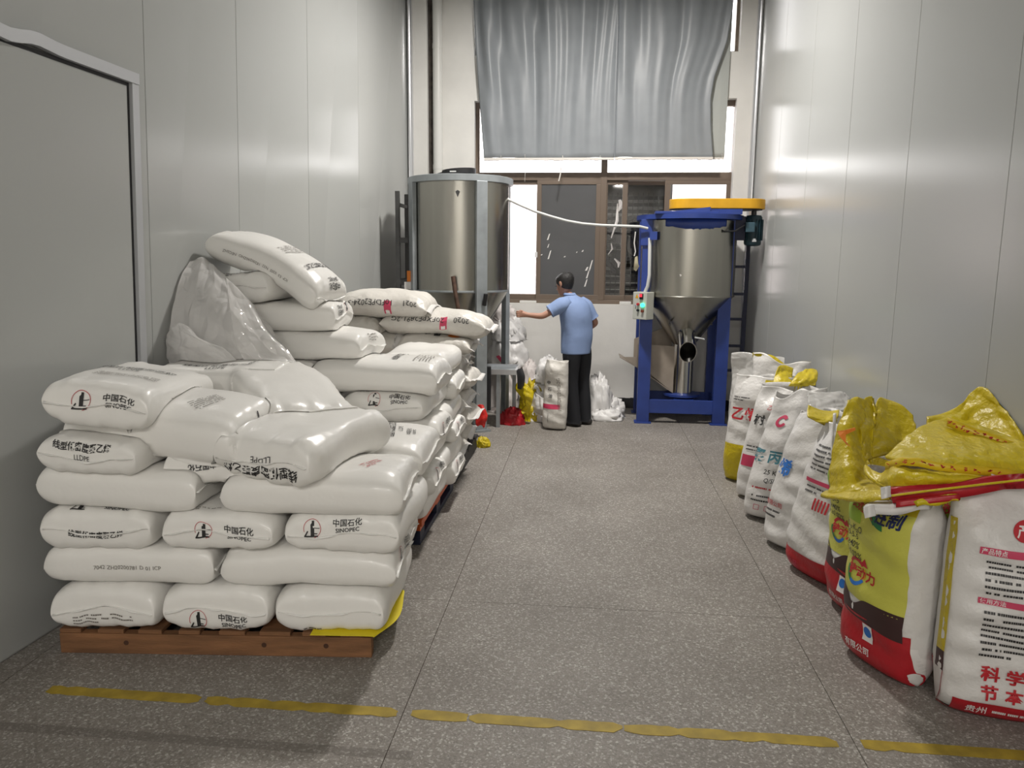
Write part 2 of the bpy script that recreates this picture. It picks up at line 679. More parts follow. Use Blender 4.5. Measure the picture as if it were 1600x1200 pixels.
# left wall of steel-faced panels
wl = MB()
for a, b in ((Y0 - 0.2, 2.0), (2.0, 5.5), (5.5, 9.0)):
    wl.hexa([(XL(a, 0) - 0.14, a, 0), (XL(a, 0) - 0.055, a, 0), (XL(b, 0) - 0.055, b, 0), (XL(b, 0) - 0.14, b, 0)],
            [(XL(a, ROOM_H) - 0.14, a, ROOM_H), (XL(a, ROOM_H) - 0.055, a, ROOM_H), (XL(b, ROOM_H) - 0.055, b, ROOM_H), (XL(b, ROOM_H) - 0.14, b, ROOM_H)])
wall_left = structure(wl.build('wall_left', M_SEAM))
cuts = [Y0 - 0.2, -3.0, -1.9, -0.8, 0.3, 1.4, 2.6, 3.77, 4.70, 5.78, 6.91, YB]
for a, b in zip(cuts[:-1], cuts[1:]):
    a2, b2 = a + 0.002, b - 0.002
    t = 0.052
    MB().hexa([(XL(a2, 0) - t, a2, 0), (XL(a2, 0), a2, 0), (XL(b2, 0), b2, 0), (XL(b2, 0) - t, b2, 0)],
              [(XL(a2, ROOM_H) - t, a2, ROOM_H), (XL(a2, ROOM_H), a2, ROOM_H), (XL(b2, ROOM_H), b2, ROOM_H), (XL(b2, ROOM_H) - t, b2, ROOM_H)]).build('wall_panel', M_WALL, wall_left, bevel=0.0015)

# right wall
wall_right = structure(MB().box((XR + 0.055, Y0 - 0.2, 0), (XR + 0.14, 9.0, ROOM_H)).build('wall_right', M_SEAM))
cuts = [Y0 - 0.2, -2.9, -1.85, -0.8, 0.27, 1.33, 2.40, 3.47, 4.54, 5.57, 6.58, 7.56, YB]
for a, b in zip(cuts[:-1], cuts[1:]):
    MB().box((XR, a + 0.002, 0), (XR + 0.052, b - 0.002, ROOM_H)).build('wall_panel', M_WALL, wall_right, bevel=0.0015)

# wall behind the camera and ceiling
structure(MB().box((-3.0, Y0 - 0.2, 0), (2.0, Y0, ROOM_H)).build('wall_front', M_PLASTER))
structure(MB().box((-3.2, Y0 - 0.2, ROOM_H), (2.0, 9.0, ROOM_H + 0.15)).build('ceiling', M_CEIL))

# back wall with two window openings, one above the other
WX0, WX1 = -1.29, 1.505
Z_SILL, Z_HEAD = 1.165, 3.35
Z2_SILL, Z2_HEAD = 3.815, 4.95
TH = 0.24
wb = MB()
wb.box((-2.6, YB, 0), (WX0, YB + TH, ROOM_H))
wb.box((WX1, YB, 0), (2.0, YB + TH, ROOM_H))
wb.box((WX0, YB, 0), (WX1, YB + TH, Z_SILL))
wb.box((WX0, YB, Z_HEAD), (WX1, YB + TH, Z2_SILL))
wb.box((WX0, YB, Z2_HEAD), (WX1, YB + TH, ROOM_H))
structure(wb.build('wall_back', M_PLASTER))
# shallow pilaster beside the corner
structure(MB().box((-2.0, YB - 0.10, 0), (-1.79, YB - 0.001, ROOM_H)).build('trim_1', M_PLASTER, bevel=0.004))
# aluminium corner beads
for k, (x, s) in enumerate(((XL(YB - 0.06, 2.5) + 0.012, 1), (XR - 0.012, -1))):
    b = MB()
    n = 8
    prof = [(0.0, 0.0)] + [(math.cos(math.pi / 2 * i / n) * 0.045 * s, -math.sin(math.pi / 2 * i / n) * 0.045) for i in range(n + 1)]
    yb = YB - 0.105 if s > 0 else YB - 0.002
    b.prism([(x + px, yb + py, 0.0) for px, py in prof], (0, 0, ROOM_H))
    structure(b.build('trim_%d' % (k + 2), M_ALU, smooth=True))

# black skirting with a ragged painted edge
bb = MB()
xx = -1.79
r = random.Random(3)
while xx < XR:
    w = r.uniform(0.02, 0.06)
    x2 = min(xx + w, XR - 0.002)
    bb.box((xx, YB - 0.008, 0.0), (x2, YB - 0.001, 0.115 + r.uniform(-0.012, 0.012)))
    if x2 >= XR - 0.003:
        break
    xx = x2
structure(bb.build('baseboard_back', M_BLACK))

# dark vertical cable chase and the white drain pipe beside it
chase = MB().box((-1.785, YB - 0.03, 0), (-1.745, YB - 0.001, ROOM_H)).build('cable_chase', mat('dark_chase', (0.06, 0.05, 0.042), 0.8, var=0.5, vscale=12))
tag(chase, 'narrow dark stained strip between the pilaster and the white drain pipe', 'wall chase')
pp = thing('drain_pipe', (-1.68, YB - 0.06, 0), 'white vertical plastic drain pipe in the back left corner', 'pipe')
MB().tube([(-1.682, YB - 0.057, 0), (-1.682, YB - 0.057, ROOM_H)], 0.052, 20).build('pipe', M_PVC, pp, smooth=True)
for z in (0.9, 2.62, 3.88):
    MB().tube([(-1.682, YB - 0.057, z), (-1.682, YB - 0.057, z + 0.05)], 0.0555, 20).build('coupling', M_PVC, pp, smooth=True)

# side door in the left wall: leaf, dark gap and grey edge frame
d = 0.012
door = struct_empty('door_1', (XL(2.8, 0), 2.8, 0))


def lw(Y, z, off=0.0):
    return Vector((XL(Y, z) + off, Y, z))


def wallstrip(y0, z0, y1, z1, off0, off1):
    """slab on the left wall between two corners"""
    return MB().hexa([lw(y0, z0, off0), lw(y0, z0, off1), lw(y1, z0, off1), lw(y1, z0, off0)], [lw(y0, z1, off0), lw(y0, z1, off1), lw(y1, z1, off1), lw(y1, z1, off0)])


DY0, DY1, DZ = 1.75, 3.635, 2.475
wallstrip(DY0, 0.01, DY1 - 0.02, DZ - 0.03, 0.0005, 0.006).build('door_leaf', M_WALL, door)
wallstrip(DY1 - 0.02, 0.01, DY1, DZ - 0.03, 0.0005, 0.004).build('door_gap', M_BLACK, door)
wallstrip(DY0, DZ - 0.03, DY1, DZ - 0.012, 0.0005, 0.004).build('door_gap', M_BLACK, door)
wallstrip(DY1, 0.0, DY1 + 0.05, DZ + 0.03, 0.0005, 0.022).build('door_frame', M_DOORTRIM, door)
fr = MB()
yy = np.linspace(DY0, DY1 + 0.05, 40)
wob = [0.012 * math.exp(-((y - 3.02) / 0.09) ** 2) - 0.012 * math.exp(-((y - 2.9) / 0.08) ** 2) for y in yy]
for i in range(39):
    y0_, y1_ = yy[i], yy[i + 1]
    a, b = DZ - 0.012 + wob[i], DZ - 0.012 + wob[i + 1]
    fr.hexa([lw(y0_, a, 0.0005), lw(y0_, a, 0.026), lw(y1_, b, 0.026), lw(y1_, b, 0.0005)], [lw(y0_, a + 0.05, 0.0005), lw(y0_, a + 0.05, 0.026), lw(y1_, b + 0.05, 0.026), lw(y1_, b + 0.05, 0.0005)])
fr.build('door_frame', M_DOORTRIM, door)

# wall socket on the back wall
so = thing('wall_socket', (0.135, YB, 0.26), 'square white wall socket low on the back wall beside the worker', 'socket')
MB().box((0.085, YB - 0.012, 0.258), (0.175, YB - 0.001, 0.352)).build('plate', M_PVC, so, bevel=0.003)
for x, z in ((0.122, 0.322), (0.138, 0.322), (0.118, 0.288), (0.142, 0.288), (0.130, 0.296)):
    MB().box((x - 0.003, YB - 0.0135, z - 0.007), (x + 0.003, YB - 0.011, z + 0.007)).build('slot', M_BLACK, so)

# ------------------------------------------------------------------ windows
YW = YB + 0.10
win = struct_empty('window_1', ((WX0 + WX1) / 2, YW, Z_SILL))
FD = 0.055


def bar(x0, x1, z0, z1, y0=YW, dep=FD, name='window_frame', m=M_BROWN, parent=None):
    return MB().box((x0, y0, z0), (x1, y0 + dep, z1)).build(name, m, parent or win, bevel=0.003)


fx0, fx1 = at(745, 300, YW).x, at(1147, 300, YW).x
zt = at(942, 275, YW).z
xm = at(942, 350, YW).x
bar(WX0 + 0.001, fx0 + 0.03, Z_SILL + 0.001, Z_HEAD - 0.001)
bar(fx1 - 0.03, WX1 - 0.001, Z_SILL + 0.001, Z_HEAD - 0.001)
bar(fx0 + 0.03, fx1 - 0.03, Z_HEAD - 0.06, Z_HEAD - 0.001)
bar(fx0 + 0.03, fx1 - 0.03, Z_SILL + 0.001, Z_SILL + 0.045)
bar(fx0 + 0.03, fx1 - 0.03, zt - 0.045, zt + 0.04)
bar(xm - 0.034, xm + 0.034, Z_SILL + 0.045, Z_HEAD - 0.06, y0=YW - 0.004)
M_GLASS = glass_mat('window_glass', (0.93, 0.93, 0.93))
M_GLASSD = mat('grey_film_on_glass', (0.075, 0.078, 0.082), 0.35, spec=0.5, var=0.12, vscale=2.0, alpha=0.93)


def pane(x0, x1, z0, z1, y, m=M_GLASS):
    return MB().box((x0, y, z0), (x1, y + 0.005, z1)).build('pane', m, win)


pane(fx0 + 0.03, xm - 0.034, zt + 0.04, Z_HEAD - 0.06, YW + 0.025)
pane(xm + 0.034, fx1 - 0.03, zt + 0.04, Z_HEAD - 0.06, YW + 0.025)


def sash(x0, x1, y, w=0.052, m=M_GLASS, wl_=None, wr=None):
    zb, ztp = Z_SILL + 0.045, zt - 0.045
    wl_ = w if wl_ is None else wl_
    wr = w if wr is None else wr
    s = bar(x0, x1, ztp - 0.045, ztp, y, 0.03, 'sash')
    WPOS[s.name] = WPOS[s.name]
    bar(x0, x1, zb, zb + 0.055, y, 0.03, 'sash_rail', parent=s)
    bar(x0, x0 + wl_, zb + 0.055, ztp - 0.045, y, 0.03, 'sash_stile', parent=s)
    bar(x1 - wr, x1, zb + 0.055, ztp - 0.045, y, 0.03, 'sash_stile', parent=s)
    MB().box((x0 + wl_, y + 0.012, zb + 0.055), (x1 - wr, y + 0.017, ztp - 0.045)).build('pane', m, s)
    return s


XA = lambda px: at(px, 370, YW).x
sash(fx0 + 0.03, XA(845), YW + 0.032)
s_dark = sash(XA(838), xm - 0.03, YW + 0.0, m=M_GLASSD)
sash(xm + 0.034, XA(979), YW + 0.032, wl_=0.012)
sash(XA(971), XA(1041), YW + 0.033 + 0.032, wr=0.02, wl_=0.05)
sash(XA(1036), fx1 - 0.03, YW + 0.0, wl_=0.06)
# torn flecks where the grey film has peeled off
r = random.Random(5)
for (px, py, w, h) in ((856, 370, 3, 10), (856, 384, 2, 6), (857, 398, 3, 14), (921, 415, 3, 18), (917, 428, 3, 14), (914, 442, 3, 12), (916, 420, 4, 6), (910, 392, 3, 3), (901, 394, 2, 2), (882, 401, 3, 2), (846, 398, 3, 2)):
    p = at(px, py, YW + 0.01)
    s = 8.75 / FOC
    bl = MB().prism([(p.x - w * s / 2, YW + 0.008, p.z - h * s / 2), (p.x + w * s * 0.3, YW + 0.008, p.z - h * s * 0.45), (p.x + w * s * 0.5 + h * s * 0.2, YW + 0.008, p.z + h * s / 2), (p.x - w * s * 0.1 + h * s * 0.2, YW + 0.008, p.z + h * s * 0.42)], (0, 0.003, 0))
    bl.build('peeled_fleck', M_WHITEINK, s_dark)
MB().box((XA(836), YW - 0.006, at(840, 398, YW).z - 0.03), (XA(840), YW + 0.001, at(840, 398, YW).z + 0.03)).build('latch', M_ALU, win)
# crumbling mortar along the sill
for (px0, px1, h, py) in ((812, 838, 0.03, 470), (968, 986, 0.035, 474), (1000, 1008, 0.02, 474)):
    a, b = at(px0, py, YB + 0.03), at(px1, py, YB + 0.03)
    MB().box((a.x, YB + 0.01, Z_SILL + 0.0005), (b.x, YB + 0.06, Z_SILL + h)).build('mortar_lump', M_PLASTER, win, bevel=0.006)

win2 = struct_empty('window_2', ((WX0 + WX1) / 2, YW, Z2_SILL))
for a in ((WX0 + 0.001, WX0 + 0.06, Z2_SILL + 0.001, Z2_HEAD - 0.001), (WX1 - 0.035, WX1 - 0.001, Z2_SILL + 0.001, Z2_HEAD - 0.001), (WX0 + 0.06, WX1 - 0.035, Z2_SILL + 0.001, Z2_SILL + 0.03), (WX0 + 0.06, WX1 - 0.035, Z2_HEAD - 0.05, Z2_HEAD - 0.001), (0.05, 0.13, Z2_SILL + 0.03, Z2_HEAD - 0.05)):
    bar(*a, parent=win2)
for a in ((WX0 + 0.06, 0.05), (0.13, WX1 - 0.035)):
    MB().box((a[0], YW + 0.025, Z2_SILL + 0.03), (a[1], YW + 0.03, Z2_HEAD - 0.05)).build('pane', M_GLASS, win2)

# ------------------------------------------------------------------ curtain
cur = thing('curtain', (0.1, YB - 0.08, 2.7), 'grey silvery curtain hanging over the upper half of the window', 'curtain')


def curtain_panel(xt0, xt1, xb0, xb1, z0f, z1, seed, name, m, y=YB - 0.07, amp=0.03, nfold=5, edge=None):
    nu, nv = 90, 40
    U = np.linspace(0, 1, nu)
    rr = np.random.RandomState(seed)
    ph = rr.uniform(0, 6.28, 6)
    P = np.zeros((nu, nv, 3))
    for j, t in enumerate(np.linspace(0, 1, nv)):
        x0_, x1_ = xt0 + (xb0 - xt0) * t ** 1.5, xt1 + (xb1 - xt1) * t
        if edge is not None:
            x1_ = edge(t)
        X = x0_ + (x1_ - x0_) * U
        ph_t = U + 0.03 * np.sin(3 * U + ph[3] + t * 1.5)
        w = np.sin(2 * np.pi * nfold * ph_t + ph[0]) + 0.45 * np.sin(2 * np.pi * nfold * 1.7 * ph_t + ph[1] + 1.5 * t) + 0.25 * np.sin(2 * np.pi * nfold * 3.1 * (U + 0.04 * np.sin(4 * t + 5 * U)) + ph[2] - 2 * t)
        fall = 1.0 - 0.75 * t ** 1.5
        a = amp * (0.35 + 0.65 * np.abs(np.sin(2.2 * U * np.pi + ph[4])))
        P[:, j, 0] = X
        P[:, j, 1] = y - a * fall * w
        zb = z0f(U)
        P[:, j, 2] = z1 + (zb - z1) * t
    return sheet(name, P, 0.004, m, cur)


zb = lambda px: at(px, 243, YB - 0.08).z
xt = at(740, 0, YB - 0.08).x
Z_CT = 4.86
curtain_panel(xt - 0.02, 0.235, at(756, 243, YB - 0.08).x, 0.235, lambda U: 2.735 + 0.008 * np.sin(9 * U) + 0 * U, Z_CT, 4, 'curtain_cloth', M_CURT, nfold=4.2, amp=0.040)


def redge(t):
    pts = [(0.0, 1.40), (0.28, 1.40), (0.45, 1.36), (0.62, 1.245), (0.72, 1.22), (0.85, 1.235), (1.0, 1.275)]
    return float(np.interp(t, [p[0] for p in pts], [p[1] for p in pts]))


curtain_panel(0.242, 1.4, 0.242, 1.28, lambda U: 2.742 + 0.006 * np.sin(12 * U) - 0.01 * U, Z_CT, 9, 'curtain_cloth', M_CURT, nfold=3.2, amp=0.022, edge=redge)
curtain_panel(1.10, 1.41, 1.22, 1.40, lambda U: 2.745 + 0 * U, Z_CT, 2, 'curtain_lining', M_LINING, y=YB - 0.022, amp=0.003, nfold=1)
# seam ridge, white frayed hems and loose threads
MB().tube([(0.24, YB - 0.085, 2.735 + (Z_CT - 2.735) * k / 14) for k in range(15)], 0.006, 6).build('seam', M_CURT, cur, smooth=True)
for x0_, x1_, z in ((-1.17, 0.235, 2.735), (0.242, 1.27, 2.738), (1.23, 1.40, 2.742)):
    h = MB()
    r = random.Random(int(z * 1000) + int(x0_ * 10))
    n = 26
    for k in range(n):
        a, b = x0_ + (x1_ - x0_) * k / n, x0_ + (x1_ - x0_) * (k + 1) / n
        h.box((a, YB - 0.10 if x1_ < 1.3 else YB - 0.03, z - 0.016 - r.uniform(0, 0.01)), (b, YB - 0.055 if x1_ < 1.3 else YB - 0.022, z + 0.002))
    h.build('hem', M_HEM, cur)
for (px, y0_, y1_, dx, w) in ((879, 246, 262, 1, 0.004), (877, 262, 283, -4, 0.007), (938, 246, 258, -5, 0.002), (783, 246, 256, -4, 0.002), (820, 244, 284, 0, 0.0018), (1128, 244, 252, 0, 0.002), (755, 246, 254, 3, 0.002)):
    a, b = at(px, y0_, YB - 0.10), at(px + dx, y1_, YB - 0.10)
    MB().tube([a + Vector((0, 0, 0.02)), (a + b) / 2 + Vector((0.004, 0, 0)), b], w, 6).build('loose_thread', M_HEM, cur)
rod = thing('curtain_rod', (0.1, YB - 0.07, Z_CT), 'curtain rod above the grey curtain at the top of the window', 'rod')
MB().tube([(-1.45, YB - 0.07, Z_CT + 0.02), (1.6, YB - 0.07, Z_CT + 0.02)], 0.014, 10).build('pole', M_ALU, rod, smooth=True)
for x in (-1.4, 0.1, 1.55):
    MB().box((x - 0.015, YB - 0.085, Z_CT + 0.005), (x + 0.015, YB - 0.0005, Z_CT + 0.035)).build('bracket', M_ALU, rod)

# ------------------------------------------------------------------ outside
gnd = MB().box((-14, 9.0, -3.2), (14, 30, -3.0)).build('ground_outside', mat('pale_concrete', (0.6, 0.58, 0.56), 0.9, var=0.05))
structure(gnd)
bld = thing('neighbour_building', (0, 15, -3.0), 'pale washed-out building across the yard seen through the bright window panes', 'building')
M_FAC = mat('pale_facade', (0.78, 0.72, 0.71), 0.9, var=0.04)
MB().box((-9, 15, -3.0), (9, 19, 2.9)).build('facade', M_FAC, bld)
MB().box((-9.2, 14.7, 2.9), (9.2, 19.2, 3.1)).build('cornice', mat('pale_trim', (0.7, 0.66, 0.68), 0.9), bld)
for k in range(9):
    x = -5.4 + k * 1.35
    for z in (-1.6, 0.7):
        w = MB().box((x, 14.93, z), (x + 0.85, 14.999, z + 1.1)).build('window', mat('pale_pane', (0.55, 0.5, 0.52), 0.3), bld)
        for q in range(4):
            MB().box((x + 0.02, 14.90, z + 0.12 + q * 0.26), (x + 0.83, 14.929, z + 0.16 + q * 0.26)).build('bar', M_FAC, w)
# extractor fan in a cage outside the right half of the window
fan = thing('extractor_fan', (0.55, 9.25, 1.0), 'dark caged extractor fan standing outside the right window panes', 'fan')
fx, fz = 0.52, 1.95
M_FANH = mat('weathered_fan_housing', (0.22, 0.23, 0.22), 0.8, var=0.2)
M_FAND = mat('dark_fan_recess', (0.03, 0.03, 0.032), 0.8)
MB().box((0.08, 9.42, 0.9), (0.92, 9.5, 2.62)).build('housing_back', M_FANH, fan)
for a in (((0.08, 9.1, 0.9), (0.14, 9.42, 2.62)), ((0.86, 9.1, 0.9), (0.92, 9.42, 2.62)), ((0.14, 9.1, 2.54), (0.86, 9.42, 2.62)), ((0.14, 9.1, 0.9), (0.86, 9.42, 1.0))):
    MB().box(*a).build('housing_side', M_FANH, fan)
ringm = MB()
n = 40
for k in range(n):
    a0, a1 = 2 * math.pi * k / n, 2 * math.pi * (k + 1) / n
    ro, ri = 0.37, 0.33
    ringm.add([(fx + ri * math.cos(a0), 9.14, fz - 0.15 + ri * math.sin(a0)), (fx + ro * math.cos(a0), 9.14, fz - 0.15 + ro * math.sin(a0)), (fx + ro * math.cos(a1), 9.14, fz - 0.15 + ro * math.sin(a1)), (fx + ri * math.cos(a1), 9.14, fz - 0.15 + ri * math.sin(a1)),
               (fx + ri * math.cos(a0), 9.34, fz - 0.15 + ri * math.sin(a0)), (fx + ro * math.cos(a0), 9.34, fz - 0.15 + ro * math.sin(a0)), (fx + ro * math.cos(a1), 9.34, fz - 0.15 + ro * math.sin(a1)), (fx + ri * math.cos(a1), 9.34, fz - 0.15 + ri * math.sin(a1))],
              [[0, 1, 2, 3], [4, 7, 6, 5], [1, 5, 6, 2], [0, 3, 7, 4]])
ringm.build('fan_ring', M_FAND, fan)
MB().box((0.15, 9.38, 1.0), (0.85, 9.415, 2.4)).build('dark_recess', M_FAND, fan)
for k in range(17):
    z = 1.08 + k * 0.078
    MB().box((0.16, 9.30, z), (0.84, 9.345, z + 0.018), rot=(35, 0, 0)).build('slat', M_FANH, fan)
for k in range(12):
    x = 0.19 + k * 0.058
    MB().tube([(x, 9.12, 1.0), (x, 9.12, 2.42)], 0.004, 5).build('cage_bar', M_FAND, fan)
hub = MB().tube([(fx, 9.16, fz - 0.15), (fx, 9.3, fz - 0.15)], 0.09, 16).build('hub', M_FAND, fan, smooth=True)
for k in range(5):
    a = 2 * math.pi * k / 5
    MB().box((fx + 0.08, 9.2, fz - 0.23), (fx + 0.31, 9.215, fz - 0.07), rot=(25, -math.degrees(a), 0), piv=(fx, 9.2, fz - 0.15)).build('blade', M_FAND, fan)
for x in (0.12, 0.88):
    MB().box((x - 0.03, 9.15, -3.0), (x + 0.03, 9.4, 0.9)).build('post', M_FANH, fan)
# plastic scraps caught in the cage
sc = MB()
for (pa, pb, w) in (((965, 318), (955, 372), 0.02), ((968, 312), (966, 330), 0.035), ((955, 380), (950, 398), 0.012), ((960, 404), (966, 418), 0.02)):
    a, b = at(*pa, 9.08), at(*pb, 9.08)
    sc.tube([a, (a + b) / 2 + Vector((0.03, 0, 0)), b], [w * 0.4, w, w * 0.3], 6)
sc.build('plastic_scrap', M_WHITEINK, fan)

# ------------------------------------------------------------------ lamp over the aisle (above the frame)
lx, ly, lz = LAMP_POS
lamp = thing('high_bay_lamp', (lx, ly, lz), 'round high bay lamp hanging above the aisle', 'lamp')
MB().lathe((lx, ly, lz), [(0.17, 0.0), (0.18, 0.02), (0.13, 0.12), (0.05, 0.18)], 32).build('housing', M_DKMETAL, lamp, smooth=True)
MB().lathe((lx, ly, lz - 0.012), [(0.155, 0.0), (0.155, 0.010)], 32).build('diffuser', mat('lit_diffuser', (0.9, 0.9, 0.88), 0.4, emit=(1.0, 0.97, 0.92), estr=8.0), lamp)
MB().tube([(lx, ly, lz + 0.17), (lx, ly, ROOM_H - 0.001)], 0.012, 8).build('stem', M_DKMETAL, lamp)
ld = bpy.data.lights.new('high_bay_light', 'AREA')
ld.shape = 'DISK'
ld.size = 0.31
ld.spread = math.radians(172)
ld.energy = LAMP_POWER
ld.color = (1.0, 0.955, 0.90)
lo = bpy.data.objects.new('high_bay_light', ld)
COL.objects.link(lo)
lo.parent = lamp
lo.location = (0, 0, -0.02)

# added fill light from behind the camera, modelled as two unseen twin-tube battens
for k, (bx, by) in enumerate(((-1.1, -2.6), (0.7, -2.6))):
    bat = thing('fill_lamp', (bx, by, 3.6), ('left' if k == 0 else 'right') + ' added fill lamp with twin tubes, out of view behind the photographer', 'lamp', 'added fill lamps')
    MB().box((bx - 0.10, by - 0.62, 3.62), (bx + 0.10, by + 0.62, 3.67)).build('housing', M_PVC, bat)
    for dx in (-0.05, 0.05):
        MB().tube([(bx + dx, by - 0.58, 3.595), (bx + dx, by + 0.58, 3.595)], 0.014, 10).build('tube', MATS['lit_diffuser'], bat, smooth=True)
    for dy in (-0.4, 0.4):
        MB().tube([(bx, by + dy, 3.67), (bx, by + dy, ROOM_H - 0.001)], 0.005, 6).build('hanger', M_DKMETAL, bat)
    bd = bpy.data.lights.new('fill_light', 'AREA')
    bd.shape = 'RECTANGLE'
    bd.size, bd.size_y = 0.2, 1.2
    bd.energy = FILL_POWER / 2
    bd.color = (1.0, 0.95, 0.89)
    bo = bpy.data.objects.new('fill_light', bd)
    COL.objects.link(bo)
    bo.parent = bat
    bo.location = (0, 0, -0.03)

# worn yellow tape across the floor
tape = thing('floor_tape', (0, 2.54, 0), 'worn yellow marking tape stuck across the floor in the foreground', 'tape')
r = random.Random(21)
segs = [(-2.03, -1.42), (-1.40, -0.66), (-0.61, -0.40), (-0.395, 0.16), (0.165, 0.90), (0.985, 1.715)]
for a, b in segs:
    n = max(6, int((b - a) / 0.03))
    X = np.linspace(a, b, n)
    P = np.zeros((n, 3, 3))
    for i, x in enumerate(X):
        e = 0.004 + (0.014 if r.random() < 0.12 else 0.0)
        y = 2.541
        lo_, hi_ = y - 0.031 + r.uniform(0, e), y + 0.031 - r.uniform(0, e)
        if i in (0, n - 1):
            lo_ += r.uniform(0, 0.02)
            hi_ -= r.uniform(0, 0.02)
        P[i, 0] = (x, lo_, 0.0012)
        P[i, 1] = (x + r.uniform(-0.004, 0.004), y, 0.0012)
        P[i, 2] = (x, hi_, 0.0012)
    sheet('tape_strip', P, 0.0012, M_TAPE, tape, smooth=False)

# ================================================================== FILLED SACKS LYING IN STACKS
SOFT = []          # filled sacks in the order they were put down


class Sack:
    """a filled sack lying flat: length along u, width along v, sealed flat at both ends"""

    def __init__(self, c, yaw, L=0.70, W=0.45, T=0.175, pitch=0.0, roll=0.0, bend=0.0, bendv=0.0, twist=0.0, seed=1, pu=13.0, qu=0.30, pv=5.5, qv=0.36, rough=0.006, pleat=0.004, flare=-0.07, wr=0.0):
        self.c, self.L, self.W, self.T = np.array(c, float), L, W, T
        self.bend, self.bendv, self.twist = bend, bendv, twist
        self.pu, self.qu, self.pv, self.qv = pu, qu, pv, qv
        self.rough, self.pleat, self.flare, self.wr = rough, pleat, flare, wr
        self.cr = Crease(seed + 31, 9.0, 7)
        R = Matrix.Rotation(math.radians(yaw), 3, 'Z') @ Matrix.Rotation(math.radians(pitch), 3, 'Y') @ Matrix.Rotation(math.radians(roll), 3, 'X')
        self.R = np.array(R)
        self.n1 = SineNoise(seed, 7.0)
        self.n2 = SineNoise(seed + 1000, 16.0)
        self.n3 = SineNoise(seed + 2000, 7.0)
        rr = np.random.RandomState(seed + 3)
        self.ph = rr.uniform(0, 6.28, 6)
        s = np.linspace(0, 1, 500)
        s = 1 - (1 - s) ** 7
        fu = (1 - s ** pu) ** qu
        self.su, self.au = s, np.concatenate([[0], np.cumsum(np.hypot(np.diff(s * L / 2), np.diff(fu * T / 2)))])
        fv = (1 - s ** pv) ** qv
        self.av = np.concatenate([[0], np.cumsum(np.hypot(np.diff(s * W / 2), np.diff(fv * T / 2)))])
        self.A, self.B = self.au[-1], self.av[-1]

    def P(self, u, v, s):
        au, av = np.abs(u), np.abs(v)
        fu = np.maximum(1 - au ** self.pu, 0) ** self.qu
        fv = np.maximum(1 - av ** self.pv, 0) ** self.qv
        x = self.L / 2 * u * (1 - 0.018 * (1 - av ** 2) * au ** 3)
        y = self.W / 2 * v * (1 + self.flare * au ** 8 - 0.02 * (1 - au ** 2))
        h = fu * fv
        z = s * self.T / 2 * h
        z = z + s * h * (self.rough * self.n1(x * 1.3, y * 1.3, s * 0.6) + 0.3 * self.rough * self.n2(x, y, s * 0.6))
        z = z + s * self.pleat * h ** 0.6 * au ** 4 * (np.sin(13 * v + self.ph[0]) + 0.7 * np.sin(23 * v + self.ph[1] + 4 * u))
        if self.wr:
            z = z + s * np.minimum(h * 2, 1) * self.wr * self.cr(x + 0.4 * s, y * 1.4)
        side = av ** 6 * (1 - au ** 8)
        y = y + np.sign(v) * side * self.rough * 1.5 * self.n3(x, 0 * x + np.sign(v), 0)
        z = z + side * 0.4 * self.pleat * np.sin(30 * u + self.ph[2])
        z = z + (1 - fu) * 0.012 * np.sin(3.1 * v + self.ph[3])
        z = z - self.bend * u * u - self.bendv * v * v + self.twist * u * v
        q = np.stack([x, y, z], -1)
        return q @ self.R.T + self.c

    def surf(self, a, b, off=0.004):
        """distances a, b over the skin from the middle of the top -> points just above the skin"""
        a, b = np.asarray(a, float), np.asarray(b, float)
        s = np.ones_like(a)
        over = np.abs(a) > self.A
        s = np.where(over, -s, s)
        aa = np.where(over, np.sign(a) * (2 * self.A - np.abs(a)), a)
        over = np.abs(b) > self.B
        s = np.where(over, -s, s)
        bb = np.where(over, np.sign(b) * (2 * self.B - np.abs(b)), b)
        u = np.sign(aa) * np.interp(np.abs(aa), self.au, self.su)
        v = np.sign(bb) * np.interp(np.abs(bb), self.av, self.su)
        u, v = np.clip(u, -0.9999999, 0.9999999), np.clip(v, -0.9999999, 0.9999999)
        e = 0.0004
        p = self.P(u, v, s)
        du = self.P(np.clip(u + e, -1, 1), v, s) - self.P(np.clip(u - e, -1, 1), v, s)
        dv = self.P(u, np.clip(v + e, -1, 1), s) - self.P(u, np.clip(v - e, -1, 1), s)
        N = np.cross(du, dv) * s[:, None]
        N /= np.linalg.norm(N, axis=1, keepdims=True) + 1e-12
        return p + N * off

    def body(self, name, material, label, cat, group=None, nu=60, nv=44):
        t = np.linspace(-1, 1, nu + 1)
        U = np.sign(t) * (1 - (1 - np.abs(t)) ** 3.2)
        t = np.linspace(-1, 1, nv + 1)
        V = np.sign(t) * (1 - (1 - np.abs(t)) ** 2.6)
        UU, VV = np.meshgrid(U, V, indexing='ij')
        top = self.P(UU, VV, np.ones_like(UU))
        bot = self.P(UU, VV, -np.ones_like(UU))
        m, n = nu + 1, nv + 1
        vid = np.arange(m * n).reshape(m, n)
        Vs = [top.reshape(-1, 3)]
        bid = np.full((m, n), -1)
        inner = np.zeros((m, n), bool)
        inner[1:-1, 1:-1] = True
        bid[~inner] = vid[~inner]
        bid[inner] = m * n + np.arange(inner.sum())
        Vs.append(bot[inner])
        F = []
        for i in range(m - 1):
            for j in range(n - 1):
                F.append([vid[i, j], vid[i + 1, j], vid[i + 1, j + 1], vid[i, j + 1]])
                F.append([bid[i, j + 1], bid[i + 1, j + 1], bid[i + 1, j], bid[i, j]])
        o = link(name, np.concatenate(Vs), [[int(k) for k in f] for f in F], material, None, True)
        tag(o, label, cat, group)
        self.o = o
        SOFT.append(o)
        return o

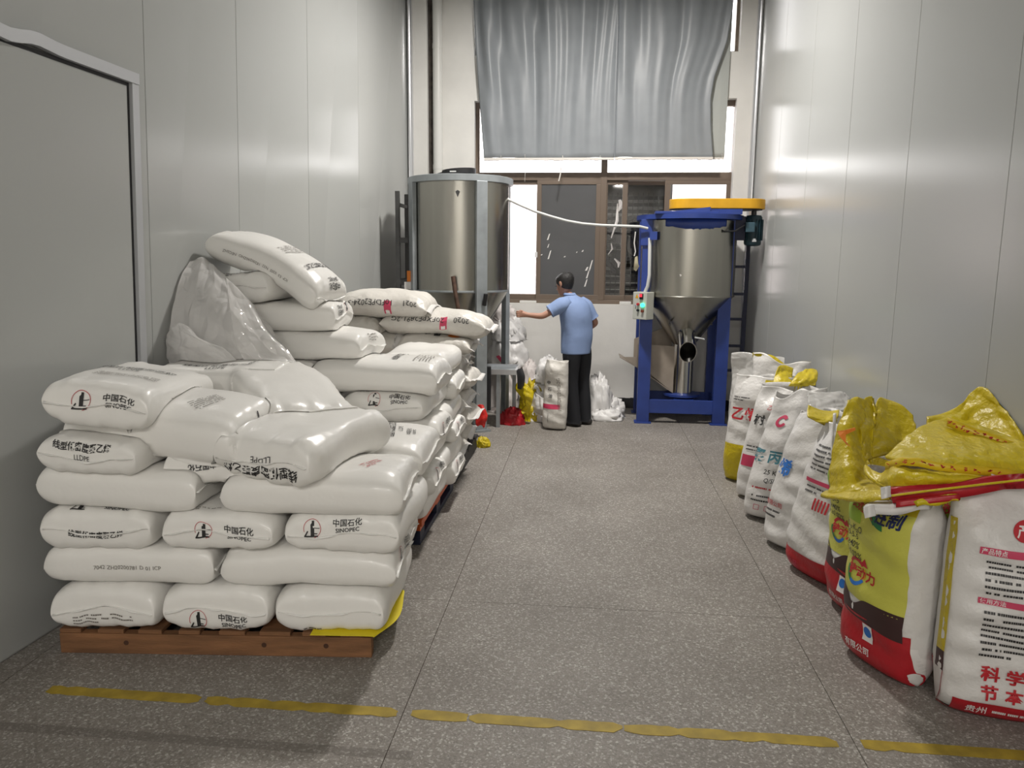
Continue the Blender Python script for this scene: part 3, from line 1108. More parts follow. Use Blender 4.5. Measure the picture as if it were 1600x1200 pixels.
    def fin(self, end, width=0.010, material=None, n=22, curl=0.0):
        v = np.linspace(-0.96, 0.96, n)
        u = np.full(n, float(end))
        e = self.P(u, v, np.ones(n))
        inn = self.P(u * 0.9, v, np.zeros(n))
        d = e - inn
        d /= np.linalg.norm(d, axis=1, keepdims=True)
        up = self.R[:, 2]
        wob = np.sin(np.arange(n) * 0.7 + self.ph[4]) * 0.004 + np.sin(np.arange(n) * 1.6 + self.ph[5]) * 0.0015
        Pg = np.zeros((n, 4, 3))
        for k, f in enumerate((-0.25, 0.0, 0.5, 1.0)):
            Pg[:, k] = e + d * width * f + np.outer(wob * max(f, 0) * 1.2 + curl * max(f, 0) ** 2, up)
        return sheet('seal_fin', Pg, 0.0022, material or M_FIN, self.o)

    def put(self, shape, a, b, ang, scale, material, name='print', off=0.004):
        V, F = shape
        if len(V) == 0:
            return
        c, s = math.cos(math.radians(ang)), math.sin(math.radians(ang))
        X = np.asarray(V) * scale
        A = a + c * X[:, 0] - s * X[:, 1]
        Bv = b + s * X[:, 0] + c * X[:, 1]
        pts = self.surf(A, Bv, off)
        return link(name, pts, F, material, self.o)


# the maker's mark: tower on a rising sun in a circle, and the words beside it
def logo_shape():
    return merge_shapes([(shape_poly([(-0.10, -0.42), (0.12, -0.42), (0.12, 0.42), (-0.02, 0.42), (-0.02, 0.30), (-0.10, 0.22)]), 0, 0, 1),
                         (shape_rect(-0.5, -0.46, 0.34, -0.38), 0, 0, 1), (shape_rect(0.12, 0.02, 0.46, 0.06), 0, 0, 1),
                         (shape_poly([(-0.48, -0.38), (-0.30, -0.10), (-0.24, -0.14), (-0.38, -0.38)]), 0, 0, 1),
                         (shape_poly([(0.12, -0.30), (0.30, -0.30), (0.30, -0.24), (0.12, -0.24)]), 0, 0, 1)])


def words_shape():
    return merge_shapes([(glyphs('中国石化', 0.014), 0, 0.30, 0.62), (glyphs('SINOPEC', 0.015), 0, -0.30, 0.50)])


def brand(sk, end, flip=False, depth=0.05, size=0.10, lat=0.0, ring=True, which='end'):
    """logo and words on an end face; depth = distance from the sealed edge up the face"""
    f = -1 if flip else 1
    ang = (90 if end > 0 else -90) + (180 if flip else 0)
    a = end * (sk.A - depth)
    sg = (1 if end > 0 else -1) * f
    sk.put(logo_shape(), a, sg * (lat - 0.08), ang, size * 0.85, M_INK, 'logo')
    if ring:
        sk.put(shape_ring(0.50, 0.53, -80, 200), a, sg * (lat - 0.08), ang, size * 0.85, M_REDT, 'logo_ring')
    sk.put(words_shape(), a, sg * (lat + 0.075), ang, size * 0.62, M_INK, 'lettering')


def grade(sk, a, b, ang, size=0.055, second=True):
    sk.put(glyphs('线型低密度聚乙烯', 0.022), a, b, ang, size, M_INK, 'lettering')
    if second:
        c, s = math.cos(math.radians(ang)), math.sin(math.radians(ang))
        sk.put(glyphs('LLDPE', 0.0), a + s * size * 1.1, b - c * size * 1.1, ang, size * 0.8, M_INK, 'lettering')


def small_print(sk, a, b, ang, w=0.26, h=0.07, lines=4, seed=1, m=None):
    sk.put(shape_bars(w, h, lines, seed), a, b, ang, 1.0, m or M_GREY_INK, 'small_print')


def code_line(sk, side, flip=False, up=0.03, text='ZH5200M DH20200781 M202 D ICP', shift=0.0, size=0.024, m=None):
    """ink-jet batch code along a long side (side -1 faces the front when the sack runs left to right)"""
    b = side * (sk.B - up)
    ang = 0 if side < 0 else 180
    if flip:
        ang += 180
    sk.put(glyphs(text, 0.0), shift, b, ang, size, m or M_GREY_INK, 'batch_code')


# ------------------------------------------------------------------ first stack: wooden pallet
P1O = np.array([-2.17, 2.806])
P1E = np.array([1.309, 0.111])
P1E = P1E / np.linalg.norm(P1E)
P1N = np.array([-P1E[1], P1E[0]])
YAW1 = math.degrees(math.atan2(P1E[1], P1E[0]))


def w1(u, v, z):
    p = P1O + P1E * u + P1N * v
    return (p[0], p[1], z)


pal = thing('wooden_pallet', w1(0.65, 0.55, 0), 'brown wooden pallet under the nearest stack of white sacks', 'pallet')


def pbox(u0, u1, v0, v1, z0, z1, name, m, jit=0.0, bevel=0.003):
    return MB().hexa([w1(u0, v0, z0), w1(u1, v0 + jit, z0), w1(u1, v1 + jit, z0), w1(u0, v1, z0)], [w1(u0, v0, z1), w1(u1, v0 + jit, z1), w1(u1, v1 + jit, z1), w1(u0, v1, z1)]).build(name, m, pal, bevel=bevel)


for v in (0.0, 0.50, 1.05):
    pbox(0.0, 1.31, v, v + 0.045, 0.0, 0.088, 'stringer', M_WOOD)
k = 0
u = 0.0
for w, g in ((0.09, 0.07), (0.11, 0.06), (0.10, 0.07), (0.09, 0.08), (0.11, 0.06), (0.13, 0.05), (0.10, 0.06), (0.09, 0.0)):
    pbox(u, min(u + w, 1.31), 0.004, 1.095, 0.088, 0.106, 'deck_board', M_WOOD)
    u += w + g
for uu, vv in ((0.28, -0.0008), (0.86, -0.0008), (1.12, -0.0008)):
    c = w1(uu, vv, 0.05)
    MB().tube([(c[0], c[1], c[2]), (c[0] + P1N[0] * 0.004, c[1] + P1N[1] * 0.004, c[2])], 0.011, 10).build('knot', mat('dark_knot', (0.06, 0.025, 0.012), 0.8), pal)

ycard = sheet('yellow_card', catmull([[w1(1.06, 0.0 - 0.02, 0.108), w1(1.06, 0.25, 0.108), w1(1.06, 0.5, 0.108)], [w1(1.30, -0.02, 0.107), w1(1.3, 0.25, 0.108), w1(1.30, 0.5, 0.108)], [w1(1.325, -0.02, 0.102), w1(1.40, 0.16, 0.106), w1(1.385, 0.42, 0.108)]], 12, 12), 0.002, M_YELS, smooth=False)
tag(ycard, 'yellow sheet sticking out under the corner sack on the wooden pallet', 'sheet')
G1 = 'white sacks stacked on the wooden pallet'
SEED = [100]


def sack1(u, v, z, along, label, L=0.70, W=0.45, T=0.175, dyaw=0.0, fins=(-1, 1), group=G1, **kw):
    SEED[0] += 1
    yaw = YAW1 + (0 if along == 'u' else 90) + dyaw
    s = Sack(w1(u, v, z), yaw, L, W, T, seed=SEED[0], **kw)
    s.body('resin_sack', M_BAG, label, 'sack', group)
    for e in fins:
        s.fin(e)
    return s


WP = ' on the wooden pallet'
# layer 1 (bottom), sealed ends to the front
s = sack1(0.20, 0.33, 0.205, 'v', 'left white sack of the bottom layer' + WP + ', fine print below its seam', W=0.465, T=0.20, fins=(-1,), bendv=0.012)
small_print(s, -(s.A + 0.045), 0.0, -90, 0.27, 0.045, 3, 3)
s = sack1(0.665, 0.33, 0.205, 'v', 'middle white sack of the bottom layer' + WP, W=0.465, T=0.20, dyaw=1.0, fins=(-1,))
brand(s, -1, depth=-0.045, size=0.085)
s = sack1(1.15, 0.34, 0.20, 'v', 'right corner white sack of the bottom layer, over the yellow sheet', W=0.48, T=0.195, dyaw=-1.5, fins=(-1,), bendv=0.008)
small_print(s, -(s.A + 0.07), 0.06, -90, 0.12, 0.02, 1, 5, M_INK)
s = sack1(1.00, 0.94, 0.20, 'u', 'white sack at the back right of the bottom layer' + WP, fins=(1,), T=0.19)
# layer 2, long sides to the front
s = sack1(0.31, 0.21, 0.385, 'u', 'left long white sack, second layer' + WP + ', grey batch code along it', T=0.182, dyaw=0.8)
code_line(s, -1, text='7042 ZH20200781 D 01 ICP', up=0.0)
s = sack1(1.055, 0.22, 0.38, 'u', 'right long white sack of the second layer' + WP, L=0.73, T=0.182, dyaw=-1.0, bend=0.012)
brand(s, 1, depth=0.02, size=0.085, lat=0.02)
s = sack1(1.16, 0.83, 0.38, 'v', 'white sack at the back right of the second layer' + WP, T=0.18, fins=(1,))
# layer 3
s = sack1(0.195, 0.32, 0.545, 'v', 'left white sack of the third layer' + WP + ', heavy black lettering', W=0.475, T=0.175, dyaw=1.5, fins=(-1,))
brand(s, -1, depth=0.12, size=0.085, ring=False)
grade(s, -(s.A + 0.005), 0.0, -90, 0.030, second=False)
s = sack1(0.70, 0.32, 0.545, 'v', 'middle white sack of the third layer' + WP, W=0.48, T=0.178, fins=(-1,), bendv=0.006)
brand(s, -1, depth=0.005, size=0.085, lat=0.02)
small_print(s, -(s.A - 0.11), 0.1, -90, 0.2, 0.03, 2, 8)
s = sack1(1.215, 0.33, 0.540, 'v', 'right white sack of the third layer' + WP, W=0.50, T=0.18, dyaw=-2, fins=(-1,))
brand(s, -1, depth=0.035, size=0.085, lat=-0.05)
small_print(s, -(s.A - 0.105), 0.0, -90, 0.11, 0.014, 1, 9, M_INK)
s = sack1(1.00, 0.95, 0.545, 'u', 'white sack at the back right of the third layer' + WP, L=0.74, T=0.175, fins=(1,))
small_print(s, s.A - 0.06, 0.03, 90, 0.18, 0.05, 3, 12)
# layer 4
s = sack1(0.295, 0.20, 0.705, 'u', 'left long plain white sack of the fourth layer' + WP, L=0.66, T=0.185, dyaw=-2.0, roll=-2, pitch=1.5)
s = sack1(1.085, 0.20, 0.700, 'u', 'right long plump white sack of the fourth layer' + WP, L=0.74, W=0.46, T=0.20, dyaw=-0.5, bend=0.006, pv=4.0)
small_print(s, 0.22, -(s.B - 0.22), 60, 0.12, 0.06, 3, 13, M_REDT)
s = sack1(1.16, 0.83, 0.70, 'u', 'sack with printed top at the back right of the fourth layer' + WP, L=0.62, W=0.56, T=0.18, dyaw=-3, fins=(1,), bend=0.02)
grade(s, 0.10, 0.03, 100, 0.042)
s.put(words_shape(), 0.21, 0.0, 100, 0.045, M_INK, 'lettering')
s = sack1(0.66, 0.86, 0.705, 'v', 'white sack in the middle back of the fourth layer' + WP, T=0.175, fins=())
# layer 5
s = sack1(0.225, 0.30, 0.855, 'v', 'white sack with flap end in the fifth layer at the left' + WP, W=0.44, T=0.155, dyaw=-4, fins=(-1,), roll=2, bendv=0.0)
grade(s, -(s.A - 0.045), 0.02, -90, 0.032)
s = sack1(0.70, 0.37, 0.81, 'v', 'white sack with upside-down lettering wedged in the middle of the fifth layer', W=0.46, T=0.165, fins=(), bendv=0.018, dyaw=-3)
brand(s, -1, flip=True, depth=0.02, size=0.085, lat=-0.02)
s = sack1(0.42, 0.93, 0.86, 'u', 'white sack in the back left of the fifth layer' + WP, L=0.66, T=0.16, fins=())
# loose sacks on top
s = sack1(0.445, 0.235, 0.955, 'u', 'plump white sack lying crosswise just below the top left sack' + WP, L=0.76, W=0.46, T=0.225, dyaw=-9, roll=7, pitch=3, bend=0.022, pv=3.6)
small_print(s, 0.18, -0.05, 62, 0.14, 0.10, 6, 17, M_GREY_INK)
s.put(logo_shape(), s.A - 0.06, 0.02, 90, 0.07, M_INK, 'logo')
s = sack1(1.01, 0.27, 0.875, 'v', 'shiny white sack with upside-down black lettering on top right' + WP, L=0.70, W=0.45, T=0.20, dyaw=-17, roll=4, bend=0.020, fins=(-1,), pleat=0.008, rough=0.008, wr=0.003)
grade(s, -(s.A + 0.04), 0.01, 90, 0.046)
s = sack1(0.255, 0.28, 1.07, 'v', 'topmost left white sack' + WP + ', lettering on top and end', L=0.70, W=0.44, T=0.19, dyaw=2, roll=8, bend=0.012, fins=(-1,), pitch=2)
brand(s, -1, depth=0.02, size=0.088, lat=0.02)
grade(s, 0.02, 0.02, -96, 0.045)
small_print(s, -0.15, -0.02, -94, 0.26, 0.075, 5, 19)
code_line(s, -1, text='ZH5200M DH2020078 D ICP', up=0.02, shift=-0.02)
s = sack1(0.80, 0.66, 0.995, 'v', 'glossy white sack sloping down to the right behind the top sacks' + WP, L=0.74, W=0.44, T=0.17, dyaw=33, roll=3, pitch=-10, bend=0.026, fins=(), pleat=0.009, rough=0.009, wr=0.0035)
code_line(s, -1, flip=True, text='ICP  D  M202  DH20200781', up=0.03, shift=-0.08)
s = sack1(0.40, 0.97, 1.02, 'u', 'white sack with black lettering behind the topmost left sack', L=0.66, W=0.42, T=0.17, dyaw=-6, fins=())
grade(s, 0.0, -0.10, 0, 0.05)

# ------------------------------------------------------------------ second stack: orange and navy plastic pallet
pal2 = thing('plastic_pallet', (-1.5, 4.75, 0), 'orange topped navy plastic pallet under the middle stack of white sacks', 'pallet')
for x0_, x1_ in ((-2.05, -1.95), (-1.55, -1.43), (-1.05, -0.94)):
    MB().box((x0_, 4.2, 0.0), (x1_, 5.3, 0.035)).build('runner', M_NAVYP, pal2, bevel=0.003)
for y0_, y1_ in ((4.2, 4.32), (4.69, 4.81), (5.18, 5.3)):
    for x0_, x1_ in ((-2.05, -1.93), (-1.55, -1.43), (-1.06, -0.94)):
        MB().box((x0_, y0_, 0.035), (x1_, y1_, 0.085)).build('block', M_NAVYP, pal2, bevel=0.003)
        MB().box((x0_, y0_, 0.085), (x1_, y1_, 0.112)).build('block_cap', M_ORANGE, pal2, bevel=0.003)
MB().box((-2.05, 4.2, 0.112), (-0.93, 5.3, 0.150)).build('deck', M_ORANGE, pal2, bevel=0.004)
G2 = 'white sacks stacked on the orange plastic pallet'


def sack2(x, y, z, yaw, label, L=0.70, W=0.45, T=0.165, fins=(-1, 1), group=G2, **kw):
    SEED[0] += 1
    s = Sack((x, y, z), yaw, L, W, T, seed=SEED[0], **kw)
    s.body('resin_sack', M_BAG, label, 'sack', group)
    for e in fins:
        s.fin(e)
    return s


OP = ' in the orange pallet stack'
s = sack2(-1.12, 4.50, 0.232, 90, 'front right white sack of the bottom layer' + OP, fins=(-1,), T=0.17)
s = sack2(-1.19, 5.08, 0.232, 0, 'back right white sack of the bottom layer' + OP, fins=(1,), T=0.17, L=0.68)
brand(s, 1, depth=0.03, size=0.085)
s = sack2(-1.19, 4.38, 0.375, 1, 'front right white sack of the second layer' + OP, fins=(1,), T=0.155, L=0.68)
brand(s, 1, depth=0.03, size=0.085)
s = sack2(-1.09, 4.95, 0.375, 90, 'back right white sack of the second layer' + OP, fins=(1,), T=0.155)
s = sack2(-1.125, 4.48, 0.515, 89, 'front right white sack of the third layer' + OP, fins=(-1,), T=0.155, W=0.47)
brand(s, -1, depth=0.045, size=0.08)
s = sack2(-1.62, 4.52, 0.50, 90, 'front middle white sack of the third layer' + OP, fins=(), T=0.15)
s = sack2(-1.18, 5.06, 0.515, 0, 'back right white sack of the third layer' + OP, fins=(1,), T=0.155, L=0.68)
brand(s, 1, depth=0.03, size=0.085)
s = sack2(-1.175, 4.38, 0.66, 0, 'long plain white sack of the fourth layer' + OP, fins=(1,), T=0.175, L=0.72, pv=4.0)
brand(s, 1, depth=0.02, size=0.08)
s = sack2(-1.84, 4.42, 0.655, 0, 'left long white sack of the fourth layer' + OP, fins=(), T=0.17, L=0.62)
s = sack2(-1.09, 4.95, 0.66, 90, 'back right white sack of the fourth layer' + OP, fins=(1,), T=0.165)
s = sack2(-1.135, 4.50, 0.815, 89, 'white sack with upright logo on the end' + OP + ', fifth layer', fins=(-1,), T=0.168, W=0.50)
brand(s, -1, depth=0.055, size=0.085, lat=0.03)
small_print(s, -(s.A - 0.112), 0.09, -90, 0.11, 0.014, 1, 21, M_INK)
s = sack2(-1.625, 4.50, 0.81, 90, 'white sack left of the upright logo sack' + OP + ', fifth layer', fins=(-1,), T=0.16, W=0.44)
brand(s, -1, depth=0.03, size=0.085, lat=0.10, ring=False)
s = sack2(-1.18, 5.06, 0.815, 1, 'back right white sack of the fifth layer' + OP, fins=(1,), T=0.165, L=0.68)
s = sack2(-1.20, 4.40, 0.985, -1, 'long white sack with printed top in the sixth layer' + OP, fins=(1,), T=0.20, L=0.745, W=0.47, pv=3.8, bend=0.012)
s.put(logo_shape(), -0.05, 0.05, 90, 0.08, M_INK, 'logo')
grade(s, 0.10, 0.05, 90, 0.042, second=False)
small_print(s, 0.26, -0.03, 90, 0.20, 0.11, 6, 23)
s = sack2(-1.86, 4.42, 0.975, 0, 'left white sack of the sixth layer' + OP + ', under the crumpled film', fins=(), T=0.18, L=0.62)
s = sack2(-1.09, 4.97, 0.985, 92, 'back right white sack of the sixth layer' + OP, fins=(1,), T=0.175, L=0.66)
s = sack2(-1.575, 4.47, 1.145, -5, 'white sack with printed top lying over the sixth layer' + OP, fins=(1,), T=0.175, L=0.62, W=0.45, bend=0.010)
grade(s, -0.02, 0.12, 0, 0.04, second=False)
small_print(s, -0.08, -0.08, 0, 0.24, 0.07, 4, 27)
small_print(s, s.A - 0.05, 0.02, 90, 0.16, 0.05, 3, 28)
s = sack2(-2.0, 4.62, 1.14, 90, 'white sack against the wall under the crumpled film', fins=(), T=0.17, W=0.36, L=0.66)
s = sack2(-1.745, 4.45, 1.315, 3, 'white sack third from the top' + OP + ', logo on its right end', fins=(1,), T=0.175, L=0.60, W=0.44)
brand(s, 1, flip=True, depth=0.04, size=0.085)
s = sack2(-1.965, 4.50, 1.475, 86, 'white sack second from the top' + OP + ', fine print on its end', fins=(-1,), T=0.185, W=0.44, L=0.66, roll=-6)
small_print(s, -(s.A - 0.10), 0.0, -90, 0.24, 0.05, 3, 31, M_INK)
small_print(s, -(s.A - 0.02), 0.05, -90, 0.1, 0.03, 2, 32)
s = sack2(-1.80, 4.40, 1.615, -6, 'topmost white sack sloping steeply to the right' + OP, fins=(1,), T=0.20, L=0.73, W=0.44, pitch=25, bend=0.050, pv=3.8)
code_line(s, -1, flip=True, text='ICP  E3  0202  N32  18200290ZHO  NEG5HZ', up=-0.01, shift=-0.03, size=0.022)
s.put(words_shape(), s.A - 0.09, 0.02, -90, 0.06, M_INK, 'lettering')
grade(s, s.A - 0.22, 0.02, -90, 0.042, second=False)
small_print(s, 0.02, 0.0, -90, 0.24, 0.10, 5, 33)

# crumpled clear wrapping film thrown over the left of the middle stack
film = thing('wrapping_film', at(300, 585, 3.98), 'crumpled clear plastic wrapping film draped over the white sacks by the left wall', 'plastic film')
FILM = [
    ([[at(282, 420, 4.12), at(262, 470, 3.98), at(249, 530, 3.92), at(252, 560, 3.90), at(292, 586, 3.96)],
      [at(318, 402, 4.14), at(306, 462, 3.96), at(290, 525, 3.90), at(286, 560, 3.88), at(320, 592, 3.90)],
      [at(346, 424, 4.12), at(346, 480, 3.94), at(338, 530, 3.86), at(340, 566, 3.86), at(362, 592, 3.88)],
      [at(372, 455, 4.10), at(382, 505, 3.96), at(386, 548, 3.90), at(392, 575, 3.89), at(408, 594, 3.90)]], 41, 0.030, 4.5, 0.013, 13),
    ([[at(352, 436, 4.06), at(362, 500, 3.92), at(372, 545, 3.86), at(400, 585, 3.86)],
      [at(392, 474, 4.05), at(404, 520, 3.93), at(418, 565, 3.88), at(438, 604, 3.88)],
      [at(420, 508, 4.06), at(444, 545, 3.96), at(466, 582, 3.92), at(474, 620, 3.91)],
      [at(432, 522, 4.08), at(460, 555, 4.0), at(484, 588, 3.96), at(491, 604, 3.96)]], 45, 0.024, 5.0, 0.011, 14),
    ([[at(256, 536, 3.90), at(262, 520, 3.88), at(276, 508, 3.86), at(284, 506, 3.86)],
      [at(258, 556, 3.88), at(276, 540, 3.82), at(296, 524, 3.80), at(310, 528, 3.82)],
      [at(272, 572, 3.88), at(300, 556, 3.82), at(330, 546, 3.80), at(350, 544, 3.82)],
      [at(296, 584, 3.88), at(330, 578, 3.84), at(362, 572, 3.83), at(384, 580, 3.85)]], 47, 0.022, 6.0, 0.009, 15),
]
for cc, sd, a1, f1_, a2, f2_ in FILM:
    sheet('film_fold', crumple(catmull(cc, 110, 90), sd, a1, f1_, a2, f2_), 0.001, M_WRAP, film, smooth=True)

# ------------------------------------------------------------------ third stack: grey woven sacks on a dark pallet
pal3 = thing('dark_pallet', (-1.45, 6.0, 0), 'dark grey plastic pallet under the far stack of grey woven sacks', 'pallet')
for x0_, x1_ in ((-1.98, -1.86), (-1.5, -1.38), (-1.06, -0.95)):
    MB().box((x0_, 5.45, 0.0), (x1_, 6.55, 0.10)).build('runner', M_DKP, pal3, bevel=0.004)
for k in range(6):
    MB().box((-1.98, 5.45 + k * 0.19, 0.10), (-0.94, 5.60 + k * 0.19, 0.13)).build('deck_board', M_DKP, pal3, bevel=0.003)
G3 = 'grey woven sacks stacked on the dark pallet'


def sack3(x, y, z, yaw, label, L=0.74, W=0.46, T=0.175, fins=(1,), **kw):
    SEED[0] += 1
    args = dict(pu=5.5, qu=0.5, pv=3.4, qv=0.52, rough=0.013, pleat=0.012, flare=0.02, wr=0.0045)
    args.update(kw)
    s = Sack((x, y, z), yaw, L, W, T, seed=SEED[0], **args)
    s.body('woven_sack', M_WOVEN, label, 'sack', G3)
    for e in fins:
        s.fin(e, width=0.035, material=M_WOVENW, curl=rng.uniform(-0.02, 0.02))
    return s


OD = ' in the far stack of grey woven sacks'
ords = ['bottom', 'second', 'third', 'fourth', 'fifth', 'sixth']
zc = [0.215, 0.37, 0.525, 0.685, 0.85, 1.00]
for k in range(6):
    dx = (0.03, -0.02, 0.02, -0.03, 0.05, 0.0)[k]
    if k < 5:
        sack3(-1.33 + dx, 5.68, zc[k], rng.uniform(-4, 4), 'front sack of the %s layer' % ords[k] + OD, T=0.178)
    sack3(-1.30 - dx, 6.22, zc[k], rng.uniform(-4, 4), 'rear sack of the %s layer' % ords[k] + OD, T=0.178)
s = sack3(-1.62, 5.66, 1.02, 4, 'woven sack peeping out in the sixth layer of the far stack, left', fins=(), L=0.62)
s.put(glyphs('昆仑', 0.02), 0.05, -(s.B - 0.05), 180, 0.05, M_INK, 'lettering')
s = sack3(-1.10, 5.62, 1.025, 0, 'grey woven sack with round orange emblem in the far stack', L=0.54, W=0.48, T=0.165, fins=(-1, 1))
s.put(shape_disc(0.5), 0.13, -(s.B - 0.16), 180, 0.085, M_ORI, 'emblem')
s.put(shape_ring(0.12, 0.5, 200, 340), 0.13, -(s.B - 0.16), 180, 0.085, M_REDT, 'emblem')
s.put(glyphs('昆 仑', 0.02), -0.03, -(s.B - 0.15), 180, 0.06, M_INK, 'lettering')
s = sack3(-1.65, 5.70, 1.155, 78, 'grey woven sack wedged end-on under the topmost woven sack', fins=(), W=0.40, L=0.62, T=0.18)
s.put(glyphs('2-89-8', 0.0), -s.A + 0.12, 0.04, 90, 0.05, M_GREY_INK, 'lettering')
s = sack3(-1.11, 5.66, 1.18, -1, 'woven sack with long code and red label, second from top of far stack', L=0.78, T=0.20, bend=0.018, pitch=2)
code_line(s, -1, flip=True, text='2020    20FXPE2891-2G', up=0.045, shift=-0.02, size=0.058, m=M_INK)
s.put(shape_rect(-0.5, -1.1, 0.5, 1.1), 0.08, -(s.B - 0.02), 0, 0.05, M_PINK, 'red_label')
s.put(shape_rect(-0.3, -0.3, 0.3, 0.3), 0.08, -(s.B + 0.015), 0, 0.05, M_WHITEINK, 'label_mark')
s = sack3(-1.49, 5.62, 1.325, 1, 'topmost grey woven sack of the far stack, red label on its side', L=0.68, T=0.20, bend=0.022, roll=3)
code_line(s, -1, flip=True, text='2021    10FDPE2024-3G', up=0.03, shift=0.0, size=0.055, m=M_INK)
s.put(shape_rect(-0.5, -1.0, 0.5, 1.0), 0.06, -(s.B + 0.01), 0, 0.05, M_PINK, 'red_label')
s.put(shape_rect(-0.3, -0.3, 0.3, 0.3), 0.06, -(s.B + 0.045), 0, 0.05, M_WHITEINK, 'label_mark')
# bright torn bag corner poking out low on the right of that stack

# ================================================================== MACHINES
# ------------------------------------------------------------------ left: stainless mixing tank on legs
tx, ty = -1.275, 7.66
tr = 0.475
tank = thing('mixing_tank', (tx, ty, 0), 'large stainless steel mixing tank with black lid behind the sack stacks', 'tank')
b = MB().lathe((tx, ty, 0), [(tr, 1.345), (tr, 2.37)], 72, close=False)
b.build('cylinder', M_STEEL, tank, smooth=True)
b = MB().lathe((tx, ty, 0), [(0.12, 0.72), (tr, 1.345)], 72, close=False)
b.build('cone', M_STEEL, tank, smooth=True)
MB().lathe((tx, ty, 0), [(tr + 0.003, 1.335), (tr + 0.006, 1.345), (tr + 0.003, 1.355)], 72, close=False).build('weld_seam', M_GALV, tank, smooth=True)
MB().lathe((tx, ty, 0), [(0.12, 0.40), (0.12, 0.72)], 32).build('outlet_pipe', M_STEEL, tank, smooth=True)
MB().lathe((tx, ty, 0), [(0.30, 2.365), (0.515, 2.365), (0.515, 2.42), (0.505, 2.425), (0.30, 2.425)], 72, close=True).build('top_rim', M_GALV, tank, smooth=True)
# lid, slightly raised, with its flat handle
lidc = (tx + 0.0, ty - 0.10, 2.455)
lm = MB()
n = 32
tl = math.radians(4)
ringo = []
for z in (0.0, 0.045):
    for k in range(n):
        a = 2 * math.pi * k / n
        x, y = 0.165 * math.cos(a), 0.165 * math.sin(a)
        ringo.append((lidc[0] + x, lidc[1] + y, lidc[2] + z + x * math.sin(tl)))
lm.add(ringo, [list(range(n))[::-1], list(range(n, 2 * n))] + [[k, (k + 1) % n, n + (k + 1) % n, n + k] for k in range(n)])
lid = lm.build('lid', M_BLACK, tank, smooth=True)
MB().hexa([(tx - 0.25, ty - 0.20, 2.426), (tx - 0.25, ty - 0.15, 2.426), (tx - 0.10, ty - 0.12, 2.462), (tx - 0.10, ty - 0.17, 2.462)][::-1], [(tx - 0.25, ty - 0.20, 2.44), (tx - 0.25, ty - 0.15, 2.44), (tx - 0.10, ty - 0.12, 2.49), (tx - 0.10, ty - 0.17, 2.49)][::-1]).build('handle', M_BLACK, lid)
MB().box((tx - 0.06, ty - 0.268, 2.462), (tx + 0.0, ty - 0.262, 2.474)).build('lid_mark', M_HOSE, lid)
MB().box((tx + 0.17, ty - 0.22, 2.426), (tx + 0.20, ty - 0.18, 2.452)).build('hinge', M_HOSE, tank)
MB().box((tx + 0.20, ty - 0.25, 2.426), (tx + 0.40, ty - 0.12, 2.442), rot=(0, 0, 25)).build('hatch_plate', M_DKMETAL, tank)
for a in (-58, -148, 32, 122):
    ar = math.radians(a)
    c, s = math.cos(ar), math.sin(ar)
    lx_, ly_ = tx + (tr + 0.024) * c, ty + (tr + 0.024) * s
    MB().box((lx_ - 0.022, ly_ - 0.055, 0.02), (lx_ + 0.022, ly_ + 0.055, 2.365), rot=(0, 0, a), piv=(lx_, ly_, 0)).build('leg', M_GALV, tank, bevel=0.004)
    MB().box((lx_ - 0.06, ly_ - 0.08, 0.0), (lx_ + 0.06, ly_ + 0.08, 0.02), rot=(0, 0, a), piv=(lx_, ly_, 0)).build('foot_plate', M_GALV, tank)
# stirrup on the front leg, small dark marks, lever
a = math.radians(-58)
MB().tube([(tx + (tr + 0.05) * math.cos(a) + 0.02, ty + (tr + 0.05) * math.sin(a), 1.22), (tx + (tr + 0.07) * math.cos(a) + 0.025, ty + (tr + 0.07) * math.sin(a), 1.33)], 0.02, 8).build('leg_hole', M_BLACK, tank)
p = at(715, 301, ty - tr - 0.004)
MB().prism([(p.x - 0.02, p.y - 0.004, p.z + 0.01), (p.x, p.y - 0.004, p.z - 0.04), (p.x + 0.022, p.y - 0.004, p.z + 0.01), (p.x, p.y - 0.004, p.z + 0.025)], (0, 0.003, 0)).build('patch_mark', M_DKMETAL, tank)
pa, pb, pc_ = at(708, 432, 7.10), at(711, 455, 7.08), at(716, 482, 7.05)
MB().tube([pa, pb, pc_, pc_ + Vector((0.02, 0.0, -0.25))], [0.022, 0.02, 0.02, 0.02], 10).build('lever', M_RUST, tank, smooth=True)

# tank ladder
lad = thing('tank_ladder', (-1.84, 7.45, 0), 'dark grey steel ladder fixed to the left side of the big tank', 'ladder')
MB().box((-1.875, 7.42, 0.0), (-1.835, 7.46, 2.29)).build('rail', M_DKMETAL, lad, bevel=0.003)
MB().box((-1.875, 7.80, 0.0), (-1.835, 7.84, 2.29)).build('rail', M_DKMETAL, lad, bevel=0.003)
for z in (0.4, 0.75, 1.10, 1.425, 1.815, 2.15):
    MB().box((-1.868, 7.46, z), (-1.842, 7.80, z + 0.03)).build('rung', M_DKMETAL, lad)
for z in (1.40, 1.80):
    MB().box((-1.835, 7.425, z), (-1.7525, 7.455, z + 0.05)).build('bracket', M_DKMETAL, lad)
tg = thing('orange_tag', (-1.74, 7.40, 1.4), 'small orange and white tag hanging on the tank ladder', 'tag')
p0, p1 = at(636, 423, 7.40), at(642, 440, 7.40)
MB().box((p0.x, 7.395, p1.z), (p1.x + 0.006, 7.403, p0.z)).build('tag_card', M_ORI, tg)
p0, p1 = at(632, 440, 7.40), at(642, 452, 7.40)
MB().box((p0.x, 7.395, p1.z), (p1.x + 0.006, 7.403, p0.z - 0.002)).build('tag_sleeve', M_WHITEINK, tg)

